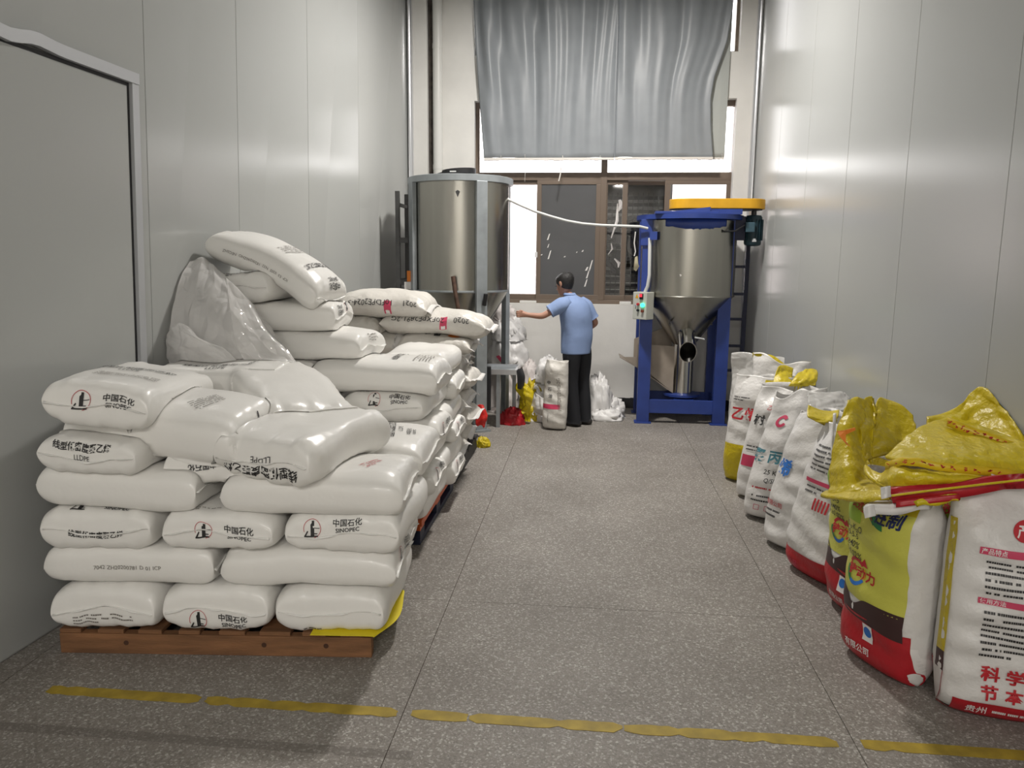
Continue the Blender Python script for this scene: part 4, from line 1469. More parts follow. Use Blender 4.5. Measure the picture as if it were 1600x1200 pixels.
# feed stand under the tank
st = thing('feed_stand', (-0.85, 7.55, 0), 'grey metal feed stand with white edged tray at the foot of the tank', 'stand')
p = lambda x, y, Y: at(x, y, Y)
zt_ = 0.565
MB().box((-1.12, 7.42, zt_ - 0.012), (-0.70, 7.80, zt_)).build('tray', M_GALV, st, bevel=0.002)
for lo_, hi_ in (((-1.12, 7.40, zt_ - 0.03), (-0.70, 7.42, zt_ + 0.02)), ((-0.70, 7.40, zt_ - 0.03), (-0.68, 7.82, zt_ + 0.02)), ((-1.12, 7.80, zt_ - 0.03), (-0.70, 7.82, zt_ + 0.02))):
    MB().box(lo_, hi_).build('tray_edge', M_ALU, st)
for x, y in ((-0.865, 7.44), (-1.10, 7.44), (-0.74, 7.78), (-1.10, 7.78)):
    MB().box((x - 0.018, y - 0.018, 0.0), (x + 0.018, y + 0.018, zt_ - 0.03)).build('leg', M_GALV, st)
MB().box((-1.10, 7.425, 0.16), (-0.865, 7.455, 0.19), rot=(0, -8, 0)).build('brace', M_ALU, st)
MB().box((-1.03, 7.36, 0.18), (-0.93, 7.39, 0.62)).build('side_plate', M_BLACK, st, bevel=0.01)
fl = catmull([[(-0.68, 7.40, 0.585), (-0.66, 7.47, 0.59), (-0.64, 7.56, 0.58)], [(-0.67, 7.39, 0.49), (-0.635, 7.46, 0.50), (-0.615, 7.55, 0.50)], [(-0.67, 7.40, 0.40), (-0.64, 7.46, 0.385), (-0.62, 7.54, 0.41)]], 14, 12)
sheet('rubber_flap', fl, 0.008, M_BLACK, st)

# ------------------------------------------------------------------ right: blue framed mixer
mx_, my_ = 1.0, 8.10
mr = 0.475
mix = thing('blue_mixer', (mx_, my_, 0), 'blue framed stainless mixer with yellow belt guard by the window', 'mixer')
LEGS = ((0.585, 7.86), (1.35, 7.86), (0.585, 8.40), (1.35, 8.40))
for k, (x, y) in enumerate(LEGS):
    m = M_BLUE
    w = 0.062
    g = MB()
    g.box((x - w, y - 0.01, 0.012), (x + w, y + 0.0, 2.06))
    g.box((x - w, y, 0.012), (x - w + 0.012, y + 0.07, 2.06))
    g.box((x + w - 0.012, y, 0.012), (x + w, y + 0.07, 2.06))
    g.build('leg', m, mix)
    MB().box((x - 0.085, y - 0.04, 0.0), (x + 0.085, y + 0.09, 0.012)).build('foot_plate', m, mix)
MB().lathe((mx_, my_, 0), [(mr, 1.305), (mr, 2.045)], 72, close=False).build('cylinder', M_STEEL, mix, smooth=True)
MB().lathe((mx_, my_, 0), [(0.11, 0.80), (mr, 1.305)], 72, close=False).build('cone', M_STEEL, mix, smooth=True)
MB().lathe((mx_, my_, 0), [(mr + 0.002, 1.297), (mr + 0.006, 1.305), (mr + 0.002, 1.313)], 72, close=False).build('weld_seam', M_STEEL, mix, smooth=True)
MB().lathe((mx_, my_, 0), [(0.10, 2.055), (0.53, 2.055), (0.53, 2.10), (0.10, 2.10)], 72).build('top_ring', M_BLUE, mix, smooth=True)
# torn blue paint film hanging on the barrel
rr = np.random.RandomState(8)
n = 40
A = np.radians(np.linspace(-125, -50, n))
P = np.zeros((n, 3, 3))
for i, a in enumerate(A):
    zl = 2.045 - 0.05 - 0.035 * math.sin(math.pi * i / (n - 1)) - rr.uniform(0, 0.012)
    for j, z in enumerate((2.054, (2.05 + zl) / 2, zl)):
        P[i, j] = (mx_ + (mr + 0.005) * math.cos(a), my_ + (mr + 0.005) * math.sin(a), z)
sheet('blue_paint_edge', P, 0.002, M_BLUE, mix)
# plates and brackets on the lid
MB().box((0.62, 7.66, 2.10), (1.22, 7.80, 2.125)).build('lid_plate', M_BLUE, mix, bevel=0.003)
MB().hexa([(0.82, 7.70, 2.125), (1.14, 7.66, 2.125), (1.14, 7.78, 2.125), (0.82, 7.80, 2.125)], [(0.82, 7.70, 2.13), (1.14, 7.66, 2.165), (1.14, 7.78, 2.165), (0.82, 7.80, 2.13)]).build('lid_flap', M_BLUE, mix)
MB().box((1.15, 7.72, 2.10), (1.45, 7.86, 2.15)).build('motor_bracket', M_BLUE, mix)
for x, y in LEGS[:2]:
    MB().box((x - 0.085, y - 0.03, 1.80), (x + 0.04, y - 0.011, 2.054)).build('gusset', M_BLUE, mix, bevel=0.003)
# belt guard
g = MB()
n = 18
x0_, x1_, yc, rw = 0.94, 1.535, 7.93, 0.165
out = [(x1_ + rw * math.cos(t), yc + rw * math.sin(t)) for t in np.linspace(-math.pi / 2, math.pi / 2, n)] + [(x0_ + rw * math.cos(t), yc + rw * math.sin(t)) for t in np.linspace(math.pi / 2, 1.5 * math.pi, n)]
g.prism([(x, y, 2.158) for x, y in out], (0, 0, 0.095))
guard = g.build('belt_guard', M_YELLOWP, mix, bevel=0.006)
MB().prism([(0.94 + (x - 0.94) * 0.97, yc + (y - yc) * 0.93, 2.150) for x, y in out], (0, 0, 0.009)).build('guard_base', M_BLACK, guard)
MB().box((1.18, 7.90, 2.10), (1.20, 7.93, 2.15)).build('guard_post', M_YELLOWP, mix)
MB().tube([(1.02, 7.95, 2.10), (1.02, 7.95, 2.15)], 0.04, 12).build('shaft', M_DKMETAL, mix, smooth=True)
# motor
mtx, mty = 1.60, 7.93
mot = MB().lathe((mtx, mty, 0), [(0.05, 1.805), (0.075, 1.815), (0.082, 1.83), (0.082, 2.08), (0.07, 2.10), (0.04, 2.105)], 28).build('motor', M_MOTOR, mix, smooth=True)
for k in range(18):
    a = 2 * math.pi * k / 18
    MB().box((mtx + 0.078, mty - 0.003, 1.86), (mtx + 0.096, mty + 0.003, 2.06), rot=(0, 0, math.degrees(a)), piv=(mtx, mty, 1.96)).build('fin', M_MOTOR, mot)
MB().box((mtx - 0.095, mty - 0.135, 1.935), (mtx - 0.01, mty - 0.075, 2.03)).build('terminal_box', mat('grey_blue_casting', (0.04, 0.09, 0.12), 0.5), mot, bevel=0.006)
MB().box((mtx - 0.02, mty - 0.0885, 1.845), (mtx + 0.02, mty - 0.084, 1.875)).build('rating_plate', M_ALU, mot)
MB().tube([(mtx, mty, 2.10), (mtx, mty, 2.15)], 0.025, 12).build('motor_shaft', M_DKMETAL, mot, smooth=True)
MB().box((1.42, 7.88, 1.86), (1.515, 7.98, 2.09)).build('motor_mount', M_NAVY, mix)
MB().tube([at(1113, 345, 7.78), at(1120, 355, 7.72), at(1132, 362, 7.70), at(1148, 361, 7.72), at(1164, 352, 7.80)], 0.008, 8).build('motor_cable', M_BLACK, mix, smooth=True)
# discharge tube and angled spout
MB().lathe((mx_, my_, 0), [(0.105, 0.29), (0.105, 0.80)], 36, close=False).build('screw_tube', M_STEEL2, mix, smooth=True)
MB().lathe((mx_, my_, 0), [(0.105, 0.262), (0.19, 0.262), (0.19, 0.285), (0.105, 0.29)], 36).build('base_flange', M_BLUE, mix, smooth=True)
top = Vector((mx_, my_ - 0.12, 0.985))
low = Vector((mx_ + 0.0, my_ - 0.345, 0.755))
dv = (low - top).normalized()
b = MB()
n = 36
ax1 = Vector((1, 0, 0))
ax2 = dv.cross(ax1).normalized()


def ring(c, r_, cut=False):
    """circle across the spout; cut=True slices it off in an almost upright plane"""
    out_ = []
    pn = Vector((0, -0.985, -0.17))
    for k in range(n):
        q_ = c + ax1 * r_ * math.cos(2 * math.pi * k / n) + ax2 * r_ * math.sin(2 * math.pi * k / n)
        if cut:
            q_ = q_ + dv * ((c - q_).dot(pn) / dv.dot(pn))
        out_.append(q_)
    return out_


vsx = ring(top, 0.088) + ring(low, 0.088, True) + ring(low, 0.081, True) + ring(top, 0.081)
fsx = []
for i in range(3):
    for k in range(n):
        fsx.append([i * n + k, i * n + (k + 1) % n, (i + 1) * n + (k + 1) % n, (i + 1) * n + k])
b.add(vsx, fsx)
spout = b.build('spout', M_STEEL2, mix, smooth=True)
b = MB()
b.add(ring(top + dv * 0.12, 0.082), [list(range(n))])
b.build('spout_gate', M_BLACK, spout)
MB().tube([top + dv * 0.05, top + dv * 0.075], 0.102, 32).build('spout_collar', M_STEEL2, spout, smooth=True)
MB().tube([at(1086, 527, 7.78), at(1101, 530, 7.72)], 0.009, 8).build('gate_handle', M_ALU, mix, smooth=True)
for px, py in ((1047, 508), (1112, 507)):
    q = at(px, py, 7.80)
    MB().tube([q, q + Vector((0, 0.06, 0.02))], 0.008, 6).build('stud', M_DKMETAL, mix)
# base frame
for lo_, hi_ in (((0.645, 7.86, 0.105), (1.29, 7.90, 0.245)), ((0.645, 8.40, 0.105), (1.29, 8.44, 0.245)), ((0.57, 7.935, 0.105), (0.61, 8.39, 0.245)), ((1.325, 7.935, 0.105), (1.365, 8.39, 0.245))):
    MB().box(lo_, hi_).build('base_beam', M_BLUE, mix, bevel=0.003)
MB().box((0.90, 7.90, 0.20), (1.10, 8.40, 0.245)).build('base_bridge', M_BLUE, mix)
# tan feed hopper on the left flank
hp = MB()
t = 0.008
poly = [(0.36, 0.66), (0.52, 0.66), (0.52, 0.80), (0.90, 0.78), (0.90, 0.30), (0.64, 0.50), (0.52, 0.56)]
hp.prism([(x, 8.02, z) for x, z in poly], (0, t, 0))
hp.prism([(x, 8.34, z) for x, z in [(0.50, 0.82), (0.90, 0.98), (0.90, 0.30), (0.64, 0.50), (0.50, 0.58)]], (0, t, 0))
hp.hexa([(0.52, 8.02, 0.548), (0.90, 8.02, 0.29), (0.90, 8.34, 0.29), (0.52, 8.34, 0.548)], [(0.52, 8.02, 0.56), (0.90, 8.02, 0.302), (0.90, 8.34, 0.302), (0.52, 8.34, 0.56)])
hp.hexa([(0.34, 8.02, 0.652), (0.53, 8.02, 0.545), (0.53, 8.34, 0.545), (0.34, 8.34, 0.652)], [(0.34, 8.02, 0.66), (0.53, 8.02, 0.555), (0.53, 8.34, 0.555), (0.34, 8.34, 0.66)])
hp.build('feed_hopper', M_TAN, mix)
# ladder at the right
for x, y in ((1.615, 8.20),):
    MB().box((x - 0.02, y - 0.02, 0.0), (x + 0.02, y + 0.02, 1.88)).build('ladder_rail', M_NAVY, mix)
for z in (0.52, 0.78, 1.06, 1.32, 1.60):
    MB().box((1.41, 8.185, z - 0.014), (1.60, 8.215, z + 0.014)).build('rung', M_NAVY, mix)
MB().box((1.385, 8.18, 0.3), (1.412, 8.22, 1.9)).build('ladder_rail', M_NAVY, mix)
# white scraps stuck to the barrel
q = at(1062, 429, my_ - mr - 0.004)
MB().tube([q, q + Vector((0.012, 0.0, -0.008)), q + Vector((0.006, 0, -0.02))], [0.006, 0.008, 0.003], 6).build('scrap', M_WHITEINK, mix)
pf = [at(992, 402, 8.0), at(996, 400, 8.0), at(997, 412, 8.0), at(999, 416, 8.0), at(994, 424, 8.0), at(990, 421, 8.0)]
MB().prism([Vector((v.x, 8.0, v.z)) for v in pf], (0, 0.004, 0)).build('peeling_label', mat('old_paper', (0.55, 0.50, 0.34), 0.8), mix)
MB().tube([at(993, 362, 8.0), at(991, 380, 8.0), at(993, 393, 8.0), at(991, 400, 8.0)], 0.006, 6).build('loose_strip', M_WHITEINK, mix)

# control box on the left leg
cb = thing('control_box', (0.545, 7.80, 1.07), 'grey control box with lit green button on the left leg of the blue mixer', 'control box')
cx0, cy0 = 0.545, 7.775
ya = -42.0
Rb = Matrix.Rotation(math.radians(ya), 3, 'Z')


def cbox(lo_, hi_, name, m, bevel=0.0, parent=None):
    return MB().box(lo_, hi_, rot=(0, 0, ya), piv=(cx0, cy0, 1.2)).build(name, m, parent or cb, bevel=bevel)


cbox((cx0 - 0.085, cy0 - 0.06, 1.075), (cx0 + 0.085, cy0 + 0.06, 1.345), 'enclosure', M_BOXG, 0.005)


def cface(xo, z, d=0.0):
    v = Rb @ Vector((xo, -0.06 - d, 0))
    return Vector((cx0 + v.x, cy0 + v.y, z))


MB().prism([cface(-0.055, 1.285, 0.002), cface(-0.015, 1.285, 0.002), cface(-0.035, 1.325, 0.002)], Rb @ Vector((0, 0.0015, 0))).build('warning_triangle', M_YELLOWP, cb)
cbox((cx0 + 0.005, cy0 - 0.075, 1.275), (cx0 + 0.045, cy0 - 0.06, 1.33), 'switch', M_BLACK, 0.002)
cbox((cx0 + 0.010, cy0 - 0.080, 1.298), (cx0 + 0.040, cy0 - 0.0755, 1.327), 'switch_lamp', mat('red_switch', (0.6, 0.02, 0.04), 0.4, emit=(1, 0.05, 0.08), estr=0.8))


def knob(xo, z, r_, m, dd=0.02):
    return MB().tube([cface(xo, z, 0.0), cface(xo, z, dd)], r_, 16).build('button', m, cb, smooth=True)


knob(-0.012, 1.225, 0.013, M_REDT)
knob(0.045, 1.218, 0.021, mat('lit_green_lamp', (0.05, 0.8, 0.3), 0.4, emit=(0.05, 1.0, 0.42), estr=2.2))
knob(-0.010, 1.165, 0.012, M_BLACK)
knob(0.045, 1.160, 0.014, mat('brown_button', (0.18, 0.04, 0.02), 0.5))
knob(-0.045, 1.21, 0.008, M_ALU, 0.012)
cd = thing('conduit', (0.60, 7.80, 1.34), 'white flexible conduit running up the blue leg from the control box', 'conduit')
MB().tube([at(1008, 456, 7.76), at(1012, 447, 7.74), at(1014.5, 430, 7.74), at(1015, 400, 7.76), at(1015.5, 372, 7.78)], 0.017, 12).build('conduit_pipe', M_HOSE, cd, smooth=True)
MB().box((0.583, 7.742, 1.855), (0.653, 7.776, 1.935)).build('clamp', M_BLUE, cd)
hose = thing('spanning_hose', at(900, 345, 7.7), 'thin white hose sagging from the big tank across to the blue mixer', 'hose')
pts = [(793, 311), (812, 320), (835, 330), (860, 338), (885, 345), (910, 349.5), (940, 352), (970, 353), (1000, 354), (1012, 357)]
ys_ = np.linspace(7.62, 7.80, len(pts))
MB().tube([at(x, y, float(Y)) for (x, y), Y in zip(pts, ys_)], 0.0135, 10).build('hose_line', M_HOSE, hose, smooth=True)

# ================================================================== SACKS STANDING ALONG THE RIGHT WALL
class Stand:
    """an open woven sack standing on its base; local -y is the printed front"""

    def __init__(self, c, yaw, W=0.46, D=0.24, H=0.85, fill=0.72, mouth=0.05, lean=(0, 0), seed=1, n=2.8, rough=0.012, rim=0.03, taper=0.0, pinch=0.15, crease=0.016):
        self.c, self.W, self.D, self.H = np.array((c[0], c[1], 0.0)), W, D, H
        self.fill, self.mouth, self.lean, self.n, self.rough, self.rim, self.taper, self.pinch = fill, mouth, lean, n, rough, rim, taper, pinch
        t = math.radians(yaw)
        self.R = np.array([[math.cos(t), -math.sin(t), 0], [math.sin(t), math.cos(t), 0], [0, 0, 1]])
        lw_ = self.R.T @ np.array([lean[0], lean[1], 0.0])     # lean is given in room directions
        self.lean = (lw_[0], lw_[1])
        self.n1, self.n2 = SineNoise(seed, 6.0), SineNoise(seed + 50, 15.0)
        self.cr = Crease(seed + 9, 7.0, 5)
        self.cra = crease
        self.ph = np.random.RandomState(seed).uniform(0, 6.28, 6)

    def ab(self, h):
        t = np.clip(h / 0.16, 0, 1)
        bot = np.sqrt(np.maximum(1 - (1 - t) ** 2.4, 0))
        a = self.W / 2 * (0.90 + 0.10 * np.clip(h / 0.2, 0, 1)) * (1 - self.taper * h)
        up = np.clip((h - self.fill) / (1 - self.fill), 0, 1)
        up = up * up * (3 - 2 * up)
        b = self.D / 2 * (0.10 + 0.90 * bot) * (1.06 - 0.12 * h)
        b = b * (1 - up) + self.mouth / 2 * up
        return a, b

    def P(self, xn, h, s, inset=0.0):
        a, b = self.ab(h)
        a, b = a - inset, np.maximum(b - inset, 0.002)
        x = a * xn
        prof = np.maximum(1 - np.abs(xn) ** self.n, 0) ** (1 / self.n)
        y = s * b * prof
        up = np.clip((h - self.fill + 0.1) / (1.1 - self.fill), 0, 1)
        w = self.rough * (self.n1(x * 1.2, h * self.H * 1.6, s) + 0.35 * self.n2(x, h * self.H * 2, s))
        y = y + s * prof ** 0.4 * np.clip(h / 0.1, 0, 1) * w
        y = y + up * self.cra * 1.6 * self.cr(x + 0.3 * s, h * self.H) * prof ** 0.3
        y = y + s * 0.004 * prof * np.sin(h * 42 + 3 * xn + self.ph[0]) * (1 - up) * np.clip(h / 0.1, 0, 1)
        x = x + up * 0.010 * self.n1(h * 3, xn * 0.5, 3.0)
        z = self.H * h + h ** 6 * self.rim * (self.n1(x * 2.2, 1.0 + 0.15 * s, 2.0) * 0.8) - 0.0
        z = np.maximum(z + (1 - np.clip(h / 0.12, 0, 1)) * 0.012 * np.abs(xn) ** 3, 0.001)
        x = x + self.lean[0] * h ** 1.3
        y = y + self.lean[1] * h ** 1.3
        q = np.stack([x, y, z], -1)
        return q @ self.R.T + self.c

    def body(self, material, label, group, name='standing_sack', inner=None, nx=36, nh=72):
        t = np.linspace(-1, 1, nx + 1)
        X = np.sin(t * math.pi / 2)
        xs_ = np.concatenate([X, X[::-1][1:-1]])
        ss = np.concatenate([-np.ones(nx + 1), np.ones(nx - 1)])
        N = len(xs_)
        hh = np.linspace(0, 1, nh + 1) ** 0.85
        rows = [self.P(xs_, np.full(N, h), ss) for h in hh]
        hin = np.linspace(1, max(self.fill - 0.05, 0.3), 8)
        rows += [self.P(xs_, np.full(N, h), ss, 0.004) for h in hin]
        V = np.concatenate(rows)
        F = []
        m = len(rows)
        for i in range(m - 1):
            for k in range(N):
                F.append([i * N + k, i * N + (k + 1) % N, (i + 1) * N + (k + 1) % N, (i + 1) * N + k])
        F.append(list(range(N))[::-1])
        F.append(list(range((m - 1) * N, m * N)))
        mi = [0] * len(F)
        if inner is not None:
            for i in range(nh, m - 1):
                for k in range(N):
                    mi[i * N + k] = 1
            mi[-1] = 1
        self.o = link(name, V, F, material, None, True, [material, inner] if inner else None, mi if inner else None)
        tag(self.o, label, 'sack', group)
        SOFT.append(self.o)
        return self

    def put(self, shape, x0, z0, ang, scale, material, name='print', off=0.0045):
        V, F = shape
        if len(V) == 0:
            return self
        c, s = math.cos(math.radians(ang)), math.sin(math.radians(ang))
        q = np.asarray(V) * scale
        x = x0 + c * q[:, 0] - s * q[:, 1]
        z = z0 + s * q[:, 0] + c * q[:, 1]
        h = np.clip(z / self.H, 0.004, 0.995)
        a, _ = self.ab(h)
        xn = x / a
        xn = (xn + 1) % 4 - 1          # walk round the sack: -1..1 front, 1..3 back
        back = xn > 1
        sd = np.where(back, 1.0, -1.0)
        xx = np.where(back, 2 - xn, xn)
        xx = np.clip(xx, -0.998, 0.998)
        e = 0.004
        p = self.P(xx, h, sd)
        dx = self.P(np.clip(xx + e, -1, 1), h, sd) - self.P(np.clip(xx - e, -1, 1), h, sd)
        dh = self.P(xx, np.clip(h + e, 0, 1), sd) - self.P(xx, np.clip(h - e, 0, 1), sd)
        N = np.cross(dx, dh) * (-sd)[:, None]
        N /= np.linalg.norm(N, axis=1, keepdims=True) + 1e-12
        link(name, p + N * off, F, material, self.o, smooth=True)
        return self

    def rect(self, x0, x1, z0, z1, material, name='printed_panel', nx=24, nz=12, off=0.0032):
        return self.put(shape_rect(x0, z0, x1, z1, nx, nz), 0, 0, 0, 1.0, material, name, off)

    def text(self, body, x, z, size, material, bold=0.015, ang=0, name='lettering', sx=1.0):
        V, F = glyphs(body, bold)
        return self.put((V * np.array([sx, 1.0]) if len(V) else V, F), x, z, ang, size, material, name, 0.0058)


GR = 'open sacks standing along the right wall'


def fert(c, yaw, label, **kw):
    """yellow fertiliser sack: yellow front, dark wave, red foot, white back"""
    s = Stand(c, yaw, **kw).body(M_WOVENW, label, GR)
    w = s.W / 2
    s.rect(-1.15 * w, 0.86 * w, 0.29, 0.70, M_YELP, nx=26, nz=14)
    s.rect(-1.15 * w, 0.86 * w, 0.70, s.H * 0.985, M_YEL, nx=26, nz=8)
    # dark wave band above the red foot
    xs_ = np.linspace(-1.15 * w, 0.86 * w, 29)
    V, F = [], []
    for x in xs_:
        t = (x + 1.15 * w) / (2.01 * w)
        dip = 0.05 * math.exp(-((t - 0.42) / 0.13) ** 2)
        V += [(x, 0.215 - 0.02 * t), (x, 0.255), (x, 0.318 - dip - 0.015 * t)]
    for i in range(28):
        F += [[3 * i, 3 * i + 3, 3 * i + 4, 3 * i + 1], [3 * i + 1, 3 * i + 4, 3 * i + 5, 3 * i + 2]]
    s.put((np.array(V), F), 0, 0, 0, 1, M_MAROON, 'dark_wave', 0.0042)
    s.rect(-1.9 * w, 0.94 * w, 0.004, 0.225, M_RED, 'red_foot', 36, 12)
    s.rect(0.94 * w, 1.06 * w, 0.004, 0.18, M_WHITEINK, 'white_stripe', 3, 10)
    s.rect(1.06 * w, 1.95 * w, 0.004, 0.13, M_RED, 'red_foot', 14, 8)
    x = -0.28 * w
    s.put(shape_poly([(0, 0.5), (0.12, 0.25), (0.06, 0.0), (-0.06, 0.0), (-0.12, 0.25)]), x, 0.235, 0, 0.06, M_WHITEINK, 'drop')
    # zinc mark with circling arrows
    s.put(shape_ring(0.40, 0.54, 40, 150), x, 0.40, 0, 0.11, M_REDT, 'arrow_ring', 0.0055)
    s.put(shape_poly([(0.45, 0.62), (0.62, 0.30), (0.22, 0.34)]), x, 0.40, 0, 0.11, M_REDT, 'arrow_head', 0.0055)
    s.put(shape_ring(0.40, 0.54, 170, 240), x, 0.40, 0, 0.11, M_GREEN, 'arrow_ring', 0.0055)
    s.put(shape_ring(0.40, 0.54, 240, 330), x, 0.40, 0, 0.11, M_INKB, 'arrow_ring', 0.0055)
    s.put(shape_ring(0.40, 0.54, -20, 25), x, 0.40, 0, 0.11, M_YELLOWP, 'arrow_ring', 0.0055)
    s.text('锌动力', x + 0.03, 0.40, 0.055, M_REDT, 0.03)
    for k, tx_ in enumerate(('P₂O₅-K₂O', '15-5-5', 'T ≥40%', 'Zn ≥0.02%')):
        s.text(tx_, -0.55 * w, 0.575 - 0.036 * k, 0.036, M_INK, 0.005, sx=1.1)
    s.rect(-1.0 * w, -0.25 * w, 0.60, 0.67, M_LIME, 'lime_panel', 10, 4, 0.0045)
    s.text('长效控失', -0.25 * w, 0.668, 0.040, M_REDT, 0.02, ang=-6)
    s.put(shape_ring(0.36, 0.5, 200, 275), 0.35 * w, 0.73, 0, 0.22, M_GREEN, 'arrow_ring', 0.0055)
    s.put(shape_poly([(0.0, 0.0), (0.8, 0.35), (0.55, -0.45)]), -0.05 * w, 0.655, 0, 0.07, M_GREEN, 'arrow_head', 0.0055)
    s.text('控制', 0.45 * w, 0.672, 0.06, mat('navy_ink', (0.012, 0.02, 0.10), 0.5), 0.03)
    s.rect(-0.02 * w, 0.24 * w, 0.125, 0.20, M_WHITEINK, 'quality_label', 4, 3, 0.0055)
    s.put(shape_disc(0.5), 0.11 * w, 0.168, 0, 0.045, M_INKB, 'quality_mark', 0.0068)
    s.text('S', 0.11 * w, 0.168, 0.04, M_WHITEINK, 0.02, name='quality_letter')
    s.text('有限公司', -0.12 * w, 0.085, 0.034, M_WHITEINK, 0.015)
    return s


# nearest: white sack with red print, text side to the camera
s = Stand((1.525, 2.81), -15, W=0.385, D=0.24, H=0.88, fill=0.76, mouth=0.05, seed=301, rim=0.02, n=3.2).body(M_WOVENW, 'nearest white sack with red lettering and red foot by the right wall', GR)
w = s.W / 2
s.rect(-1.26 * w, -0.90 * w, 0.24, 0.74, M_YEL, 'yellow_edge', 4, 12)
s.rect(-1.26 * w, -0.90 * w, 0.17, 0.24, M_MAROON, 'dark_edge', 4, 3)
s.rect(-1.5 * w, -0.90 * w, 0.004, 0.17, M_RED, 'red_foot', 6, 8)
s.rect(-0.72 * w, 1.1 * w, 0.022, 0.088, M_RED, 'red_foot', 20, 6)
s.rect(-1.0 * w, 1.1 * w, 0.003, 0.019, M_RED, 'red_foot', 20, 3)
s.put(shape_disc(0.5), 0.03, 0.725, 0, 0.072, M_REDT, 'red_disc', 0.005)
s.put(shape_disc(0.5), 0.105, 0.72, 0, 0.072, M_REDT, 'red_disc', 0.005)
s.text('产', 0.03, 0.725, 0.05, M_WHITEINK)
s.text('品', 0.105, 0.72, 0.05, M_WHITEINK)
s.rect(-0.105, 0.175, 0.638, 0.662, M_PINK, 'heading_bar', 12, 2, 0.0045)
s.text('产品特点', -0.060, 0.650, 0.020, M_WHITEINK, 0.01)
s.put(shape_bars(0.23, 0.125, 6, 61, 0.92), 0.035, 0.560, 0, 1.0, M_INK, 'small_print', 0.005)
s.rect(-0.095, 0.175, 0.462, 0.485, M_PINK, 'heading_bar', 12, 2, 0.0045)
s.text('使用方法', -0.050, 0.474, 0.020, M_WHITEINK, 0.01)
s.put(shape_bars(0.23, 0.185, 8, 62, 0.92), 0.04, 0.355, 0, 1.0, M_INK, 'small_print', 0.005)
for k, (c1, c2) in enumerate(zip('科学施', '节本增')):
    s.text(c1, -0.032 + 0.078 * k, 0.205, 0.062, M_REDT, 0.03)
    s.text(c2, -0.030 + 0.078 * k, 0.132, 0.058, M_REDT, 0.03)
s.text('贵州', -0.062, 0.056, 0.036, M_WHITEINK, 0.01)
s.put(shape_bars(0.16, 0.03, 1, 63, 0.95), 0.07, 0.055, 0, 1.0, M_WHITEINK, 'small_print', 0.005)

s = fert((1.265, 3.11), -72, 'nearest yellow sack with green arrow print and red foot beside the white red-lettered sack', W=0.42, D=0.25, H=0.80, fill=0.80, mouth=0.10, seed=311, n=2.6, rim=0.01)
s = fert((1.335, 3.60), -72, 'second yellow sack with dark wave and red foot, just behind the nearest yellow one', W=0.42, D=0.24, H=0.80, fill=0.80, mouth=0.10, seed=312, n=2.6, rim=0.01)
s = fert((1.575, 3.20), -30, 'yellow and red sack squeezed against the wall behind the nearest white sack', W=0.36, D=0.20, H=0.78, fill=0.82, mouth=0.08, seed=313, n=2.6, rim=0.01)
# white sack with red bar pattern
s = Stand((1.245, 4.02), -66, W=0.42, D=0.20, H=0.80, fill=0.74, mouth=0.05, lean=(0.13, 0.04), seed=321, rim=0.02).body(M_WOVENW, 'white sack with red barcode stripes and red foot, behind the yellow sacks', GR)
w = s.W / 2
s.rect(-1.1 * w, 0.78 * w, 0.004, 0.13, M_RED, 'red_foot', 22, 8)
s.rect(0.9 * w, 1.6 * w, 0.004, 0.10, M_RED, 'red_foot', 10, 6)
for k in range(5):
    s.rect((-0.1 + 0.11 * k) * w, (-0.04 + 0.11 * k) * w, 0.37, 0.43, M_REDT, 'red_bar', 1, 4, 0.0045)
s.rect(-0.6 * w, 0.5 * w, 0.50, 0.52, M_PINK, 'heading_bar', 8, 1, 0.0045)
s.put(shape_bars(0.22, 0.05, 2, 66, 0.9), 0, 0.465, 0, 1.0, M_INK, 'small_print')
s.put(shape_bars(0.24, 0.14, 6, 67, 0.9), 0, 0.63, 0, 1.0, M_INK, 'small_print')
s.text('产品', -0.4 * w, 0.06, 0.045, M_PINK, 0.0)
# white sack with blue character
s = Stand((1.235, 4.40), -52, W=0.44, D=0.23, H=0.79, fill=0.70, mouth=0.06, lean=(0.17, 0.05), seed=331, rim=0.035).body(M_WOVENW, 'plain white sack with a blue character on its left edge', GR)
w = s.W / 2
s.text('烯', -0.62 * w, 0.47, 0.10, M_INKB, 0.03)
s.text('有限公司', -0.62 * w, 0.26, 0.035, M_REDT, 0.01)
s.put(shape_bars(0.12, 0.06, 2, 68, 0.9), -0.62 * w, 0.20, 0, 1.0, M_INK, 'small_print')
# 25 kg sack
s = Stand((1.255, 4.93), -24, W=0.46, D=0.24, H=0.80, fill=0.70, mouth=0.06, lean=(0.18, 0.05), seed=341, rim=0.05, taper=0.03).body(M_WOVENW, 'white sack with large teal characters and 25 KG on its front', GR)
w = s.W / 2
s.put(shape_ring(0.25, 0.5, 20, 330), -0.55 * w, 0.64, 0, 0.07, M_PINK, 'round_mark')
for ch, x in (('聚', -0.86), ('丙', -0.40), ('烯', 0.16)):
    s.text(ch, x * w, 0.42, 0.085, M_INKT, 0.03)
s.text('25 KG', -0.34 * w, 0.325, 0.042, M_INK, 0.01)
s.text('Q/SHG 01-', -0.15 * w, 0.272, 0.036, M_INK, 0.008)
s.put(shape_bars(0.36, 0.03, 1, 70, 0.97), 0.0, 0.22, 0, 1.0, M_REDT, 'small_print')
s.put(shape_bars(0.34, 0.055, 2, 71, 0.9), 0.0, 0.155, 0, 1.0, M_INK, 'small_print')
for k in range(3):
    s.put(shape_ring(0.42, 0.5, 0, 360, 4), (-0.55 + 0.3 * k) * w, 0.095, 45, 0.05, M_PINK, 'handling_mark')
